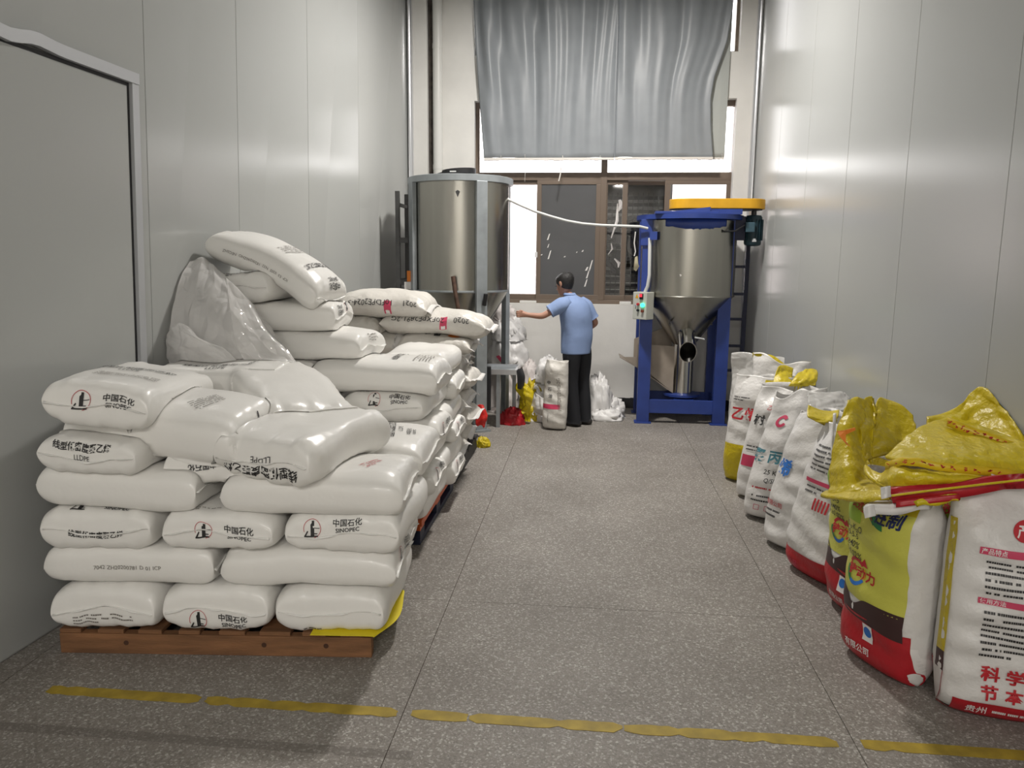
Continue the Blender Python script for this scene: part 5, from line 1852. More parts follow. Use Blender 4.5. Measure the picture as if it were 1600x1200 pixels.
# resin sack
s = Stand((1.275, 5.36), -26, W=0.44, D=0.22, H=0.80, fill=0.74, mouth=0.06, lean=(0.15, 0.03), seed=351, rim=0.03).body(M_WOVENW, 'white sack with two black characters near its top, behind the 25 KG sack', GR)
w = s.W / 2
for ch, x in (('树', -0.66), ('脂', -0.22)):
    s.text(ch, x * w, 0.57, 0.075, M_INK, 0.025)
s.text('乙烯', -0.35 * w, 0.66, 0.035, M_REDT, 0.01)
s.put(shape_bars(0.15, 0.05, 2, 73, 0.9), -0.5 * w, 0.37, 0, 1.0, M_INK, 'small_print')
s.rect(-0.9 * w, 0.6 * w, 0.24, 0.32, M_PINK, 'pink_band', 16, 3, 0.0045)
# white and yellow sack with red characters
s = Stand((1.265, 5.80), -28, W=0.45, D=0.22, H=0.82, fill=0.75, mouth=0.07, lean=(0.07, 0.0), seed=361, rim=0.03).body(M_WOVENW, 'white and yellow sack with big red characters near the blue mixer', GR)
w = s.W / 2
s.rect(-1.1 * w, 0.95 * w, 0.004, 0.30, M_YEL, 'yellow_panel', 24, 10)
s.rect(0.05 * w, 0.95 * w, 0.30, 0.80, M_YEL, 'yellow_panel', 10, 12)
for ch, x in (('乙', -0.62), ('烯', -0.16)):
    s.text(ch, x * w, 0.53, 0.105, M_REDT, 0.03)
s.text('低', 0.32 * w, 0.60, 0.10, M_REDT, 0.03)
s.text('密', 0.36 * w, 0.48, 0.10, M_REDT, 0.03)
s.put(shape_bars(0.12, 0.04, 2, 74, 0.9), -0.6 * w, 0.645, 0, 1.0, M_INK, 'small_print')
# clear liner sack
s = Stand((1.40, 6.40), -30, W=0.44, D=0.24, H=0.86, fill=0.60, mouth=0.08, seed=371, rim=0.06, rough=0.016, crease=0.02).body(M_CLEARW, 'milky clear plastic sack standing farthest along the right wall', GR)
w = s.W / 2
s.text('高压', -0.3 * w, 0.33, 0.07, M_REDT, 0.02)
s = Stand((1.49, 6.02), -20, W=0.42, D=0.20, H=0.92, fill=0.66, mouth=0.09, seed=372, rim=0.05, crease=0.02).body(M_WOVENW, 'white sack with a wide open mouth behind the red-character sack', GR, inner=M_YEL)


# folded empty bags thrown on top -----------------------------------------------------------------
def scrap(name, ctrl, seed, amp, freq, material, label, cat='empty bag', amp2=0.005, freq2=22.0, thick=0.006, nu=60, nv=46, group='folded empty bags piled on the sacks', smooth=True):
    P = crumple(catmull(ctrl, nu, nv), seed, amp, freq, amp2, freq2)
    o = sheet(name, P, thick, material, smooth=smooth)
    tag(o, label, cat, group)
    return o


A_ = at
y1 = scrap('folded_bag', [
    [A_(1326, 625, 3.48), A_(1338, 622, 3.50), A_(1352, 626, 3.52)],
    [A_(1312, 660, 3.40), A_(1330, 665, 3.36), A_(1350, 668, 3.42)],
    [A_(1302, 710, 3.34), A_(1326, 716, 3.24), A_(1352, 718, 3.28)],
    [A_(1297, 750, 3.28), A_(1330, 752, 3.14), A_(1362, 752, 3.16)],
    [A_(1296, 776, 3.22), A_(1338, 772, 3.06), A_(1386, 766, 3.02)]], 401, 0.008, 7, M_YEL,
    'yellow empty bag hanging down at the left of the pile, faded red swirl on it', thick=0.012)
# swirl and wording on it
pts = [A_(1308, 674, 3.27), A_(1322, 672, 3.27), A_(1336, 668, 3.27), A_(1337, 672, 3.27), A_(1322, 679, 3.27), A_(1320, 688, 3.24), A_(1330, 699, 3.21), A_(1322, 694, 3.21), A_(1312, 682, 3.24)]
MB().prism(pts, (0, 0.003, 0)).build('swirl_print', M_ORI, y1)
y2 = scrap('folded_bag', [
    [A_(1346, 640, 3.50), A_(1352, 622, 3.55), A_(1362, 622, 3.58), A_(1368, 636, 3.52)],
    [A_(1342, 670, 3.40), A_(1352, 655, 3.46), A_(1362, 655, 3.48), A_(1366, 668, 3.44)],
    [A_(1345, 700, 3.32), A_(1352, 690, 3.36), A_(1358, 692, 3.38), A_(1362, 702, 3.36)],
    [A_(1352, 722, 3.26), A_(1356, 718, 3.28), A_(1358, 720, 3.30), A_(1360, 728, 3.28)]], 402, 0.006, 8, M_YEL,
    'narrow yellow fold standing upright second from the left of the pile', thick=0.014, nu=40, nv=30)
y3 = scrap('folded_bag', [
    [A_(1366, 640, 3.56), A_(1374, 622, 3.62), A_(1386, 626, 3.64), A_(1408, 636, 3.62), A_(1424, 652, 3.58)],
    [A_(1364, 670, 3.46), A_(1376, 655, 3.52), A_(1392, 656, 3.54), A_(1412, 662, 3.54), A_(1432, 672, 3.50)],
    [A_(1362, 698, 3.38), A_(1378, 690, 3.42), A_(1394, 688, 3.44), A_(1412, 690, 3.46), A_(1430, 690, 3.46)],
    [A_(1362, 716, 3.32), A_(1378, 712, 3.36), A_(1394, 708, 3.38), A_(1410, 704, 3.40), A_(1428, 700, 3.42)]], 403, 0.007, 8, M_YEL,
    'yellow empty bag folded upright in the middle of the pile', thick=0.012)
y4 = scrap('folded_bag', [
    [A_(1448, 652, 3.42), A_(1490, 640, 3.46), A_(1512, 622, 3.50), A_(1532, 606, 3.48), A_(1548, 612, 3.42)],
    [A_(1450, 668, 3.36), A_(1490, 660, 3.38), A_(1520, 648, 3.42), A_(1548, 636, 3.38), A_(1575, 645, 3.26)],
    [A_(1452, 685, 3.28), A_(1495, 680, 3.30), A_(1528, 674, 3.32), A_(1562, 668, 3.26), A_(1594, 672, 3.15)],
    [A_(1450, 700, 3.20), A_(1500, 698, 3.22), A_(1540, 696, 3.22), A_(1572, 692, 3.16), A_(1602, 694, 3.08)]], 404, 0.010, 6, M_YEL,
    'big crinkled yellow empty bag rising to a peak against the right wall', thick=0.012)
y5 = scrap('folded_bag', [
    [A_(1384, 716, 3.02), A_(1410, 690, 3.10), A_(1440, 668, 3.16), A_(1470, 655, 3.20), A_(1486, 652, 3.22)],
    [A_(1400, 720, 2.92), A_(1440, 704, 2.98), A_(1480, 690, 3.02), A_(1530, 690, 3.04), A_(1604, 696, 3.06)],
    [A_(1420, 722, 2.86), A_(1460, 716, 2.88), A_(1500, 714, 2.90), A_(1550, 716, 2.92), A_(1604, 722, 2.94)],
    [A_(1420, 726, 2.86), A_(1470, 728, 2.84), A_(1510, 730, 2.86), A_(1555, 732, 2.88), A_(1604, 738, 2.90)]], 405, 0.006, 6, M_YEL,
    'smooth yellow empty bag folded over the front of the pile with red printed hem', thick=0.012)


def hem_strip(points, w, parent, seed):
    """yellow hem with small red printed signs"""
    P = np.zeros((len(points), 2, 3))
    for i, q in enumerate(points):
        P[i, 0] = q
        P[i, 1] = q + Vector((0, -0.004, -w))
    sheet('printed_hem', P, 0.004, mat('bright_yellow_hem', (0.70, 0.50, 0.015), 0.4), parent)
    r_ = random.Random(seed)
    mb = MB()
    for i in range(len(points) - 1):
        for t_ in (0.2, 0.65):
            q = points[i].lerp(points[i + 1], t_) + Vector((0, -0.0085, -w * 0.5))
            for _ in range(3):
                dx, dz = r_.uniform(-0.008, 0.008), r_.uniform(-w * 0.25, w * 0.25)
                mb.box((q.x + dx - 0.005, q.y, q.z + dz - 0.0015), (q.x + dx + 0.005, q.y + 0.002, q.z + dz + 0.0015), rot=(0, r_.uniform(-50, 50), 0))
    mb.build('hem_print', M_REDT, parent)['kind'] = 'stuff'


hem_strip([A_(1480, 652, 3.14), A_(1500, 660, 3.12), A_(1520, 668, 3.10), A_(1545, 676, 3.08), A_(1565, 684, 3.06), A_(1590, 692, 3.05), A_(1604, 694, 3.05)], 0.035, y5, 1)
hem_strip([A_(1384, 722, 2.96), A_(1410, 714, 2.87), A_(1435, 716, 2.835), A_(1465, 722, 2.81), A_(1500, 726, 2.81), A_(1540, 730, 2.82), A_(1575, 734, 2.83), A_(1604, 738, 2.84)], 0.030, y5, 2)
y6 = scrap('folded_bag', [
    [A_(1352, 730, 3.10), A_(1375, 740, 3.00), A_(1400, 722, 2.98), A_(1440, 728, 2.92), A_(1500, 734, 2.90), A_(1604, 744, 2.92)],
    [A_(1352, 740, 3.04), A_(1376, 752, 2.94), A_(1396, 740, 2.86), A_(1440, 742, 2.80), A_(1500, 746, 2.80), A_(1604, 752, 2.84)],
    [A_(1360, 748, 3.00), A_(1380, 760, 2.92), A_(1398, 760, 2.84), A_(1440, 758, 2.80), A_(1500, 756, 2.80), A_(1604, 758, 2.84)]], 406, 0.005, 7, M_YEL,
    'yellow empty bag bulging below the printed hem in the pile', thick=0.012)


# flat strapped bundles of red bags under the yellow ones
def bundle(a0, a1, b0, b1, h, name, m, label, edge=None):
    """slab between two front points and two back points, thickness h"""
    o = MB()
    mid = 6
    top, bot = [], []
    P = np.zeros((14, 8, 3))
    for i in range(14):
        for j in range(8):
            q = a0.lerp(a1, i / 13).lerp(b0.lerp(b1, i / 13), j / 7)
            P[i, j] = (q.x, q.y, q.z + 0.006 * math.sin(i * 0.7 + j))
    ob = sheet(name, P, h, m)
    tag(ob, label, 'empty bag', 'folded empty bags piled on the sacks')
    return ob


rb1 = bundle(A_(1392, 776, 2.78), A_(1604, 752, 2.72), A_(1392, 764, 3.05), A_(1604, 744, 3.05), 0.050, 'folded_bag', M_RED, 'flat folded red bag with thin yellow line under the yellow pile')
hp_ = [A_(1388, 775, 2.765), A_(1440, 768, 2.74), A_(1500, 761, 2.73), A_(1550, 755, 2.71), A_(1604, 749, 2.70)]
MB().tube([q + Vector((0, -0.012, 0.004)) for q in hp_], 0.004, 6).build('yellow_line', M_YEL, rb1)
rb2 = bundle(A_(1352, 800, 2.76), A_(1452, 789, 2.74), A_(1362, 790, 2.98), A_(1456, 780, 2.98), 0.036, 'folded_bag', M_WOVENW, 'flat folded white bag with red end sticking out at the bottom of the pile')
sheet('red_end', catmull([[A_(1400, 783, 2.74), A_(1400, 793, 2.735)], [A_(1450, 777, 2.72), A_(1450, 787, 2.715)], [A_(1500, 772, 2.70), A_(1500, 781, 2.70)]], 12, 4), 0.006, M_RED, rb2)
rb2.data.materials
for px, py in ((1382, 766), (1356, 796)):
    q = A_(px, py, 2.76)
    sheet('torn_white_edge', crumple(catmull([[A_(px - 6, py - 4, 2.76), A_(px - 4, py + 14, 2.74)], [A_(px + 2, py - 6, 2.745), A_(px + 4, py + 12, 2.73)], [A_(px + 10, py - 7, 2.75), A_(px + 12, py + 10, 2.74)]], 14, 12), int(px), 0.006, 20), 0.003, M_WOVENW, rb2 if px < 1370 else rb1)
y7 = bundle(A_(1430, 788, 2.72), A_(1498, 778, 2.70), A_(1435, 778, 2.92), A_(1500, 770, 2.92), 0.022, 'folded_bag', M_YEL, 'small yellow folded bag end with red signs under the red bundle')
y8 = scrap('folded_bag', [[A_(1292, 768, 3.30), A_(1340, 770, 3.04), A_(1388, 764, 2.86)], [A_(1284, 774, 3.24), A_(1340, 780, 2.98), A_(1390, 776, 2.82)], [A_(1292, 776, 3.22), A_(1340, 784, 2.98), A_(1388, 780, 2.82)]], 407, 0.003, 7, M_YEL,
           'yellow bag edge with red lettering lying on top of the second yellow sack', thick=0.010, nu=40, nv=14)

# crumpled bags caught between the farther sacks and the wall
GC = 'crumpled empty bags tucked behind the standing sacks'
scrap('crumpled_bag', [[A_(1214, 574, 5.75), A_(1224, 570, 5.80), A_(1238, 576, 5.85)], [A_(1210, 590, 5.70), A_(1224, 588, 5.70), A_(1238, 592, 5.75)], [A_(1206, 602, 5.62), A_(1222, 606, 5.60), A_(1240, 604, 5.66)]], 411, 0.012, 9, M_YEL, 'bright yellow crumpled bag corner between the farther white sacks', group=GC, nu=30, nv=30, thick=0.008)
scrap('crumpled_bag', [[A_(1248, 582, 5.50), A_(1262, 577, 5.55), A_(1276, 578, 5.60)], [A_(1240, 592, 5.40), A_(1258, 592, 5.40), A_(1277, 592, 5.45)], [A_(1232, 603, 5.36), A_(1254, 603, 5.36), A_(1274, 602, 5.40)]], 412, 0.014, 9, M_YEL, 'yellow crumpled bag lying against the right wall behind the sacks', group=GC, nu=34, nv=34, thick=0.008)
scrap('crumpled_bag', [[A_(1224, 578, 5.9), A_(1245, 578, 5.95), A_(1252, 586, 6.0)], [A_(1224, 590, 5.8), A_(1240, 592, 5.8), A_(1250, 596, 5.85)]], 413, 0.008, 9, M_WOVENW, 'pale crumpled bag between the two yellow crumpled bags', group=GC, nu=24, nv=20, thick=0.008)
scrap('crumpled_bag', [[A_(1262, 614, 4.70), A_(1290, 612, 4.80), A_(1318, 612, 4.90), A_(1326, 622, 4.90)], [A_(1262, 628, 4.60), A_(1290, 630, 4.60), A_(1318, 630, 4.70), A_(1330, 634, 4.70)], [A_(1264, 640, 4.52), A_(1290, 644, 4.50), A_(1314, 642, 4.55), A_(1326, 642, 4.60)]], 414, 0.012, 9, M_CLEARW, 'crinkled clear plastic bag lying on the sacks beside the wall', group=GC, nu=36, nv=30, thick=0.004)
scrap('crumpled_bag', [[A_(1262, 634, 4.36), A_(1285, 642, 4.38), A_(1312, 640, 4.45)], [A_(1261, 648, 4.28), A_(1285, 652, 4.26), A_(1310, 650, 4.30)], [A_(1264, 656, 4.24), A_(1285, 660, 4.20), A_(1306, 660, 4.26)]], 415, 0.006, 9, M_YEL, 'yellow strip of bag behind the plain white sack', group=GC, nu=28, nv=22, thick=0.006)
scrap('crumpled_bag', [[A_(1302, 646, 4.10), A_(1306, 646, 4.10)], [A_(1300, 680, 4.02), A_(1305, 680, 4.02)], [A_(1298, 712, 3.95), A_(1304, 712, 3.95)]], 416, 0.004, 9, M_WOVENW, 'white bag edge standing up left of the yellow pile', group=GC, nu=24, nv=8, thick=0.008)

# ================================================================== WORKER
def loft(rings, n=28):
    """rings: (centre, half-axis vector, half-axis vector) -> closed skin"""
    V, F = [], []
    for c, a, b in rings:
        c, a, b = Vector(c), Vector(a), Vector(b)
        for k in range(n):
            t = 2 * math.pi * k / n
            V.append(c + a * math.cos(t) + b * math.sin(t))
    m = len(rings)
    for i in range(m - 1):
        for k in range(n):
            F.append([i * n + k, i * n + (k + 1) % n, (i + 1) * n + (k + 1) % n, (i + 1) * n + k])
    F.append(list(range(n))[::-1])
    F.append(list(range((m - 1) * n, m * n)))
    return V, F


def smooth_rings(rs, sub=3):
    out = []
    R_ = [(np.array(Vector(c)), np.array(Vector(a)), np.array(Vector(b))) for c, a, b in rs]
    for i in range(len(R_) - 1):
        p0, p1, p2, p3 = R_[max(i - 1, 0)], R_[i], R_[i + 1], R_[min(i + 2, len(R_) - 1)]
        for k in range(sub):
            t = k / sub
            out.append(tuple(0.5 * (2 * p1[q] + (p2[q] - p0[q]) * t + (2 * p0[q] - 5 * p1[q] + 4 * p2[q] - p3[q]) * t * t + (3 * p1[q] - p0[q] - 3 * p2[q] + p3[q]) * t ** 3) for q in range(3)))
    out.append(R_[-1])
    return out


def limb(pts, radii, flat=1.0, up=(0, 0, 1)):
    rs = []
    pts = [Vector(p) for p in pts]
    for i, p in enumerate(pts):
        d = (pts[min(i + 1, len(pts) - 1)] - pts[max(i - 1, 0)]).normalized()
        a = d.cross(Vector(up))
        if a.length < 1e-3:
            a = d.cross(Vector((1, 0, 0)))
        a.normalize()
        b = a.cross(d).normalized()
        rs.append((p, a * radii[i] * flat, b * radii[i]))
    return rs


def skin_mesh(name, verts, edges, radii, material, parent, root=0, sub=2):
    me = bpy.data.meshes.new(name)
    V = np.array([list(v) for v in verts])
    c = (V.min(0) + V.max(0)) / 2
    me.from_pydata((V - c).tolist(), edges, [])
    o = bpy.data.objects.new(name, me)
    COL.objects.link(o)
    md = o.modifiers.new('skin', 'SKIN')
    md.use_smooth_shade = True
    sv = me.skin_vertices[0].data
    for i, r_ in enumerate(radii):
        sv[i].radius = (r_, r_) if not isinstance(r_, tuple) else r_
        sv[i].use_root = (i == root)
    s2 = o.modifiers.new('subsurf', 'SUBSURF')
    s2.levels = sub
    s2.render_levels = sub
    bpy.context.view_layer.update()
    dg = bpy.context.evaluated_depsgraph_get()
    me2 = bpy.data.meshes.new_from_object(o.evaluated_get(dg))
    me2.materials.clear()
    me2.materials.append(material)
    o.modifiers.clear()
    o.data = me2
    me2.polygons.foreach_set('use_smooth', [True] * len(me2.polygons))
    o.parent = parent
    o.location = Vector(c) - WPOS[parent.name]
    WPOS[o.name] = Vector(c)
    return o


per = thing('person', (-0.10, 7.66, 0), 'person in light blue short-sleeved shirt and black trousers reaching left, head bowed', 'person')
fwd = Vector((-0.80, 0.60, 0)).normalized()      # way he faces
lft = Vector((-fwd.y, fwd.x, 0))                 # his left
PH = Vector((-0.10, 7.66, 0.82))                 # pelvis
NK = Vector((-0.185, 7.70, 1.285))
HD = Vector((-0.235, 7.72, 1.415))
shL = Vector((-0.10, 7.68, 1.225)) + lft * 0.155 + Vector((-0.05, 0, 0))
shR = Vector((-0.12, 7.68, 1.205)) - lft * 0.135
elL = Vector((-0.445, 7.50, 1.105))
wrL = Vector((-0.590, 7.49, 1.118))
elR = Vector((0.085, 7.83, 1.02))
wrR = Vector((-0.045, 7.93, 0.93))
hipL, hipR = PH + lft * 0.085, PH - lft * 0.085
anL = Vector((-0.12, 7.60, 0.09))
anR = Vector((-0.01, 7.72, 0.09))
knL = hipL.lerp(anL, 0.5) + fwd * 0.015
knR = hipR.lerp(anR, 0.5) + fwd * 0.015
V_ = [PH, PH.lerp(NK, 0.5), PH.lerp(NK, 0.88), NK, NK.lerp(HD, 0.45), shL, elL, wrL, shR, elR, wrR, hipL, knL, anL, hipR, knR, anR]
E_ = [(0, 1), (1, 2), (2, 3), (3, 4), (2, 5), (5, 6), (6, 7), (2, 8), (8, 9), (9, 10), (0, 11), (11, 12), (12, 13), (0, 14), (14, 15), (15, 16)]
R_ = [0.08, 0.085, 0.08, 0.044, 0.046, 0.040, 0.034, 0.024, 0.038, 0.034, 0.025, 0.06, 0.045, 0.035, 0.06, 0.045, 0.035]
# hands: palm and five fingers rooted in the palm
hd = (wrL - elL).normalized()
pl = wrL + hd * 0.045
base = len(V_)
V_.append(pl)
E_.append((7, base))
R_.append(0.026)
upv = Vector((0, 0, 1))
sidev = hd.cross(upv).normalized()
for k in range(4):
    f0 = pl + hd * 0.028 + upv * (0.024 - 0.016 * k)
    f1 = f0 + hd * (0.030 - 0.003 * abs(k - 1)) - sidev * 0.004
    f2 = f1 - upv * 0.004 + sidev * 0.022 + hd * 0.006
    f3 = f2 + sidev * 0.012 - hd * 0.022
    i0 = len(V_)
    V_ += [f0, f1, f2, f3]
    E_ += [(base, i0), (i0, i0 + 1), (i0 + 1, i0 + 2), (i0 + 2, i0 + 3)]
    R_ += [0.0095, 0.009, 0.0085, 0.0075]
t0_ = pl + upv * 0.022 + sidev * 0.014 - hd * 0.012
i0 = len(V_)
V_ += [t0_, t0_ + upv * 0.012 + hd * 0.028 + sidev * 0.008, t0_ + upv * 0.008 + hd * 0.052 + sidev * 0.012]
E_ += [(base, i0), (i0, i0 + 1), (i0 + 1, i0 + 2)]
R_ += [0.011, 0.0095, 0.008]
hd2 = (wrR - elR).normalized()
pr = wrR + hd2 * 0.045
baseR = len(V_)
V_.append(pr)
E_.append((10, baseR))
R_.append(0.026)
for k in range(4):
    f0 = pr + hd2 * 0.03 + upv * (0.024 - 0.016 * k)
    f1 = f0 + hd2 * 0.032 + fwd * 0.004
    f2 = f1 + hd2 * 0.022 - upv * 0.006
    i0 = len(V_)
    V_ += [f0, f1, f2]
    E_ += [(baseR, i0), (i0, i0 + 1), (i0 + 1, i0 + 2)]
    R_ += [0.0095, 0.009, 0.0075]
i0 = len(V_)
V_ += [pr + upv * 0.03, pr + upv * 0.045 + hd2 * 0.03]
E_ += [(baseR, i0), (i0, i0 + 1)]
R_ += [0.011, 0.0085]
skin_mesh('body', V_, E_, R_, M_SKIN, per, 0, 2)
# head: lofted from chin to crown, bowed forward
hdup = (Vector((0, 0, 1)) + fwd * 0.34).normalized()
hf = (fwd - hdup * fwd.dot(hdup)).normalized()
hl = hdup.cross(hf).normalized()
prof = [(-0.105, 0.022, 0.030, 0.038), (-0.092, 0.040, 0.050, 0.040), (-0.065, 0.056, 0.074, 0.022), (-0.03, 0.066, 0.086, 0.010), (0.005, 0.071, 0.093, 0.0), (0.04, 0.074, 0.096, -0.005), (0.072, 0.068, 0.088, -0.008), (0.098, 0.048, 0.062, -0.010), (0.110, 0.015, 0.02, -0.010)]
rs = smooth_rings([(HD + hdup * z + hf * o_, hf * ry, hl * rx) for z, rx, ry, o_ in prof], 3)
V, F = loft(rs, 32)
head = link('head', V, F, M_SKIN, per, True)
# nose, brow, lips, ears, eyes
nz = limb([HD + hf * 0.088 + hdup * 0.022, HD + hf * 0.100 + hdup * 0.0, HD + hf * 0.112 - hdup * 0.020, HD + hf * 0.094 - hdup * 0.030], [0.006, 0.009, 0.013, 0.008])
V, F = loft(smooth_rings(nz, 2), 12)
link('nose', V, F, M_SKIN, head, True)
for sgn in (-1, 1):
    c = HD + hl * sgn * 0.074 - hf * 0.004 + hdup * 0.002
    V, F = loft(smooth_rings([(c - hdup * 0.030 + hf * 0.006, hf * 0.006, hl * 0.006), (c - hdup * 0.012, hf * 0.014, hl * 0.010), (c + hdup * 0.012, hf * 0.018, hl * 0.012), (c + hdup * 0.030 - hf * 0.002, hf * 0.010, hl * 0.008)], 3), 14)
    link('ear', V, F, M_SKIN, head, True)
    c = HD + hl * sgn * 0.032 + hf * 0.089 + hdup * 0.006
    V, F = loft([(c - hl * 0.014, hf * 0.002, hdup * 0.002), (c, hf * 0.006, hdup * 0.006), (c + hl * 0.014, hf * 0.002, hdup * 0.002)], 10)
    link('eye', V, F, M_INK, head, True)
c = HD + hf * 0.094 - hdup * 0.058
V, F = loft([(c - hl * 0.022, hf * 0.003, hdup * 0.003), (c, hf * 0.007, hdup * 0.008), (c + hl * 0.022, hf * 0.003, hdup * 0.003)], 10)
link('mouth', V, F, mat('lips', (0.30, 0.11, 0.09), 0.5), head, True)
# hair: cap over crown, sides and nape, leaving the face free
V, F = [], []
n, m = 40, 18
grid = []
for i in range(m):
    row = []
    for k in range(n):
        az = 2 * math.pi * k / n                   # 0 = forward
        low = -0.07 * (0.5 - 0.5 * math.cos(az)) + 0.062 * (0.5 + 0.5 * math.cos(az)) ** 1.5 - 0.012 * (math.sin(az) ** 2)
        zz = 0.116 + (low - 0.116) * (i / (m - 1)) ** 0.8
        zs = [p_[0] for p_ in prof]
        rx = np.interp(zz, zs, [p_[1] for p_ in prof])
        ry = np.interp(zz, zs, [p_[2] for p_ in prof])
        oo = np.interp(zz, zs, [p_[3] for p_ in prof])
        th = 0.010 * (1 - 0.6 * (i / (m - 1)) ** 3) + 0.0015 * math.sin(az * 11 + i)
        if i == 0:
            rx = ry = 0.004
        row.append(HD + hdup * zz + hf * (oo + (ry + th) * math.cos(az)) + hl * (rx + th) * math.sin(az))
    grid.append(row)
for row in grid:
    V += row
for i in range(m - 1):
    for k in range(n):
        F.append([i * n + k, i * n + (k + 1) % n, (i + 1) * n + (k + 1) % n, (i + 1) * n + k])
F.append(list(range(n)))
ho = link('hair', V, F, M_HAIR, head, True)
# shirt: trunk, sleeves, collar
ax = lambda w_, d_: (lft * w_, fwd * d_)
tr_ = [((-0.105, 7.655, 0.735), 0.165, 0.135), ((-0.103, 7.657, 0.80), 0.168, 0.138), ((-0.105, 7.66, 0.90), 0.172, 0.140), ((-0.112, 7.665, 1.00), 0.178, 0.142), ((-0.122, 7.672, 1.10), 0.188, 0.142), ((-0.132, 7.68, 1.18), 0.192, 0.132), ((-0.142, 7.685, 1.235), 0.180, 0.112), ((-0.155, 7.69, 1.272), 0.135, 0.085), ((-0.172, 7.698, 1.298), 0.078, 0.066), ((-0.182, 7.702, 1.312), 0.062, 0.060)]
rs = smooth_rings([(c, *ax(w_, d_)) for c, w_, d_ in tr_], 4)
V, F = loft(rs, 48)
V = np.array([list(v) for v in V])
nn = SineNoise(77, 9.0)
nn2 = SineNoise(78, 20.0)
ctr = np.array([-0.12, 7.67, 0])
dirs = V - ctr
dirs[:, 2] = 0
dirs /= np.linalg.norm(dirs, axis=1, keepdims=True) + 1e-9
fold = 0.011 * nn(V[:, 0] * 1.6, V[:, 1] * 1.6, V[:, 2] * 0.8) + 0.003 * nn2(V[:, 0], V[:, 1], V[:, 2] * 0.7)
V = V + dirs * fold[:, None]
shirt = link('shirt', V, F, M_SHIRT, per, True)


def sleeve(a, b_, r0, r1, ext=0.02):
    d = (b_ - a).normalized()
    pts = [a - d * 0.075, a, a + d * 0.07, a + d * 0.14, a + d * (0.175 + ext)]
    V, F = loft(smooth_rings(limb(pts, [r0 * 0.55, r0, (r0 * 1.08 + r1) / 2, r1, r1 * 1.05]), 3), 24)
    V = np.array([list(v) for v in V])
    q = SineNoise(int(a.x * 1000) % 997, 14.0)(V[:, 0], V[:, 1], V[:, 2])
    V[:, 2] += 0.004 * q
    V[:, 1] += 0.003 * q
    return link('sleeve', V, F, M_SHIRT, shirt, True)


sleeve(shL, elL, 0.076, 0.068, -0.02)
sleeve(shR, elR, 0.072, 0.062, -0.01)
V, F = loft(smooth_rings([((-0.176, 7.70, 1.288), *ax(0.072, 0.066)), ((-0.186, 7.703, 1.312), *ax(0.060, 0.058)), ((-0.192, 7.706, 1.330), *ax(0.058, 0.056)), ((-0.186, 7.703, 1.308), *ax(0.070, 0.068))], 3), 28)
link('collar', V, F, M_SHIRT, shirt, True)
# trousers: one mesh per leg pair joined at the seat
tm = MB()
for hp0, kn, an in ((hipL, knL, anL), (hipR, knR, anR)):
    rs = smooth_rings([(hp0 - Vector((0, 0, 0.02)), lft * 0.070, fwd * 0.095), (hp0 - Vector((0, 0, 0.10)), lft * 0.082, fwd * 0.100), (hp0.lerp(kn, 0.55), lft * 0.078, fwd * 0.09), (kn, lft * 0.066, fwd * 0.078), (kn.lerp(an, 0.5), lft * 0.062, fwd * 0.075), (an - Vector((0, 0, 0.02)), lft * 0.060, fwd * 0.078), (an - Vector((0, 0, 0.055)), lft * 0.062, fwd * 0.083)], 4)
    V, F = loft(rs, 28)
    V = np.array([list(v) for v in V])
    q = SineNoise(abs(int(an.x * 500)) + 40, 10.0)(V[:, 0] * 1.5, V[:, 1] * 1.5, V[:, 2])
    V[:, 0] += 0.005 * q
    tm.add([tuple(v) for v in V], F)
V, F = loft(smooth_rings([(PH + Vector((0, 0, 0.06)), lft * 0.125, fwd * 0.10), (PH + Vector((0, 0, 0.0)), lft * 0.145, fwd * 0.108), (PH - Vector((0, 0, 0.07)), lft * 0.140, fwd * 0.105)], 3), 28)
tm.add([tuple(v) for v in V], F)
tm.build('trousers', M_TROUS, per, smooth=True)
for an, dirx in ((anL, Vector((-0.93, 0.36, 0))), (anR, Vector((-0.86, 0.5, 0)))):
    dirx = dirx.normalized()
    sid = Vector((-dirx.y, dirx.x, 0))
    b0 = Vector((an.x, an.y, 0))
    V, F = loft(smooth_rings([(b0 - dirx * 0.085 + Vector((0, 0, 0.035)), sid * 0.012, Vector((0, 0, 0.02))), (b0 - dirx * 0.06 + Vector((0, 0, 0.036)), sid * 0.036, Vector((0, 0, 0.034))), (b0 + dirx * 0.0 + Vector((0, 0, 0.037)), sid * 0.038, Vector((0, 0, 0.036))), (b0 + dirx * 0.09 + Vector((0, 0, 0.033)), sid * 0.045, Vector((0, 0, 0.032))), (b0 + dirx * 0.16 + Vector((0, 0, 0.026)), sid * 0.034, Vector((0, 0, 0.024))), (b0 + dirx * 0.185 + Vector((0, 0, 0.020)), sid * 0.010, Vector((0, 0, 0.012)))], 3), 18)
    link('shoe', V, F, M_SHOE, per, True)

# ================================================================== BAGS AROUND THE WORKER
GW = 'bags on the floor around the worker'
s = Stand((-0.305, 7.43), -14, W=0.25, D=0.17, H=0.68, fill=0.86, mouth=0.10, seed=501, rim=0.02, taper=0.10, lean=(0.02, 0.02), n=2.4).body(M_WOVEN, 'grey woven sack with red band standing against the worker\'s leg', GW)
w = s.W / 2
s.rect(-1.05 * w, 0.55 * w, 0.215, 0.26, M_PINK, 'red_band', 12, 3, 0.002)
s.text('102FDPE2042-2G', 0.42 * w, 0.36, 0.045, M_GREY_INK, 0.0, ang=96)
for k in range(3):
    s.text('中石油'[k], -0.45 * w + 0.012 * k, 0.47 - 0.065 * k, 0.04, M_INK, 0.015)
s.put(shape_bars(0.14, 0.02, 1, 81, 0.8), -0.35 * w, 0.15, 92, 1.0, M_GREY_INK, 'small_print')


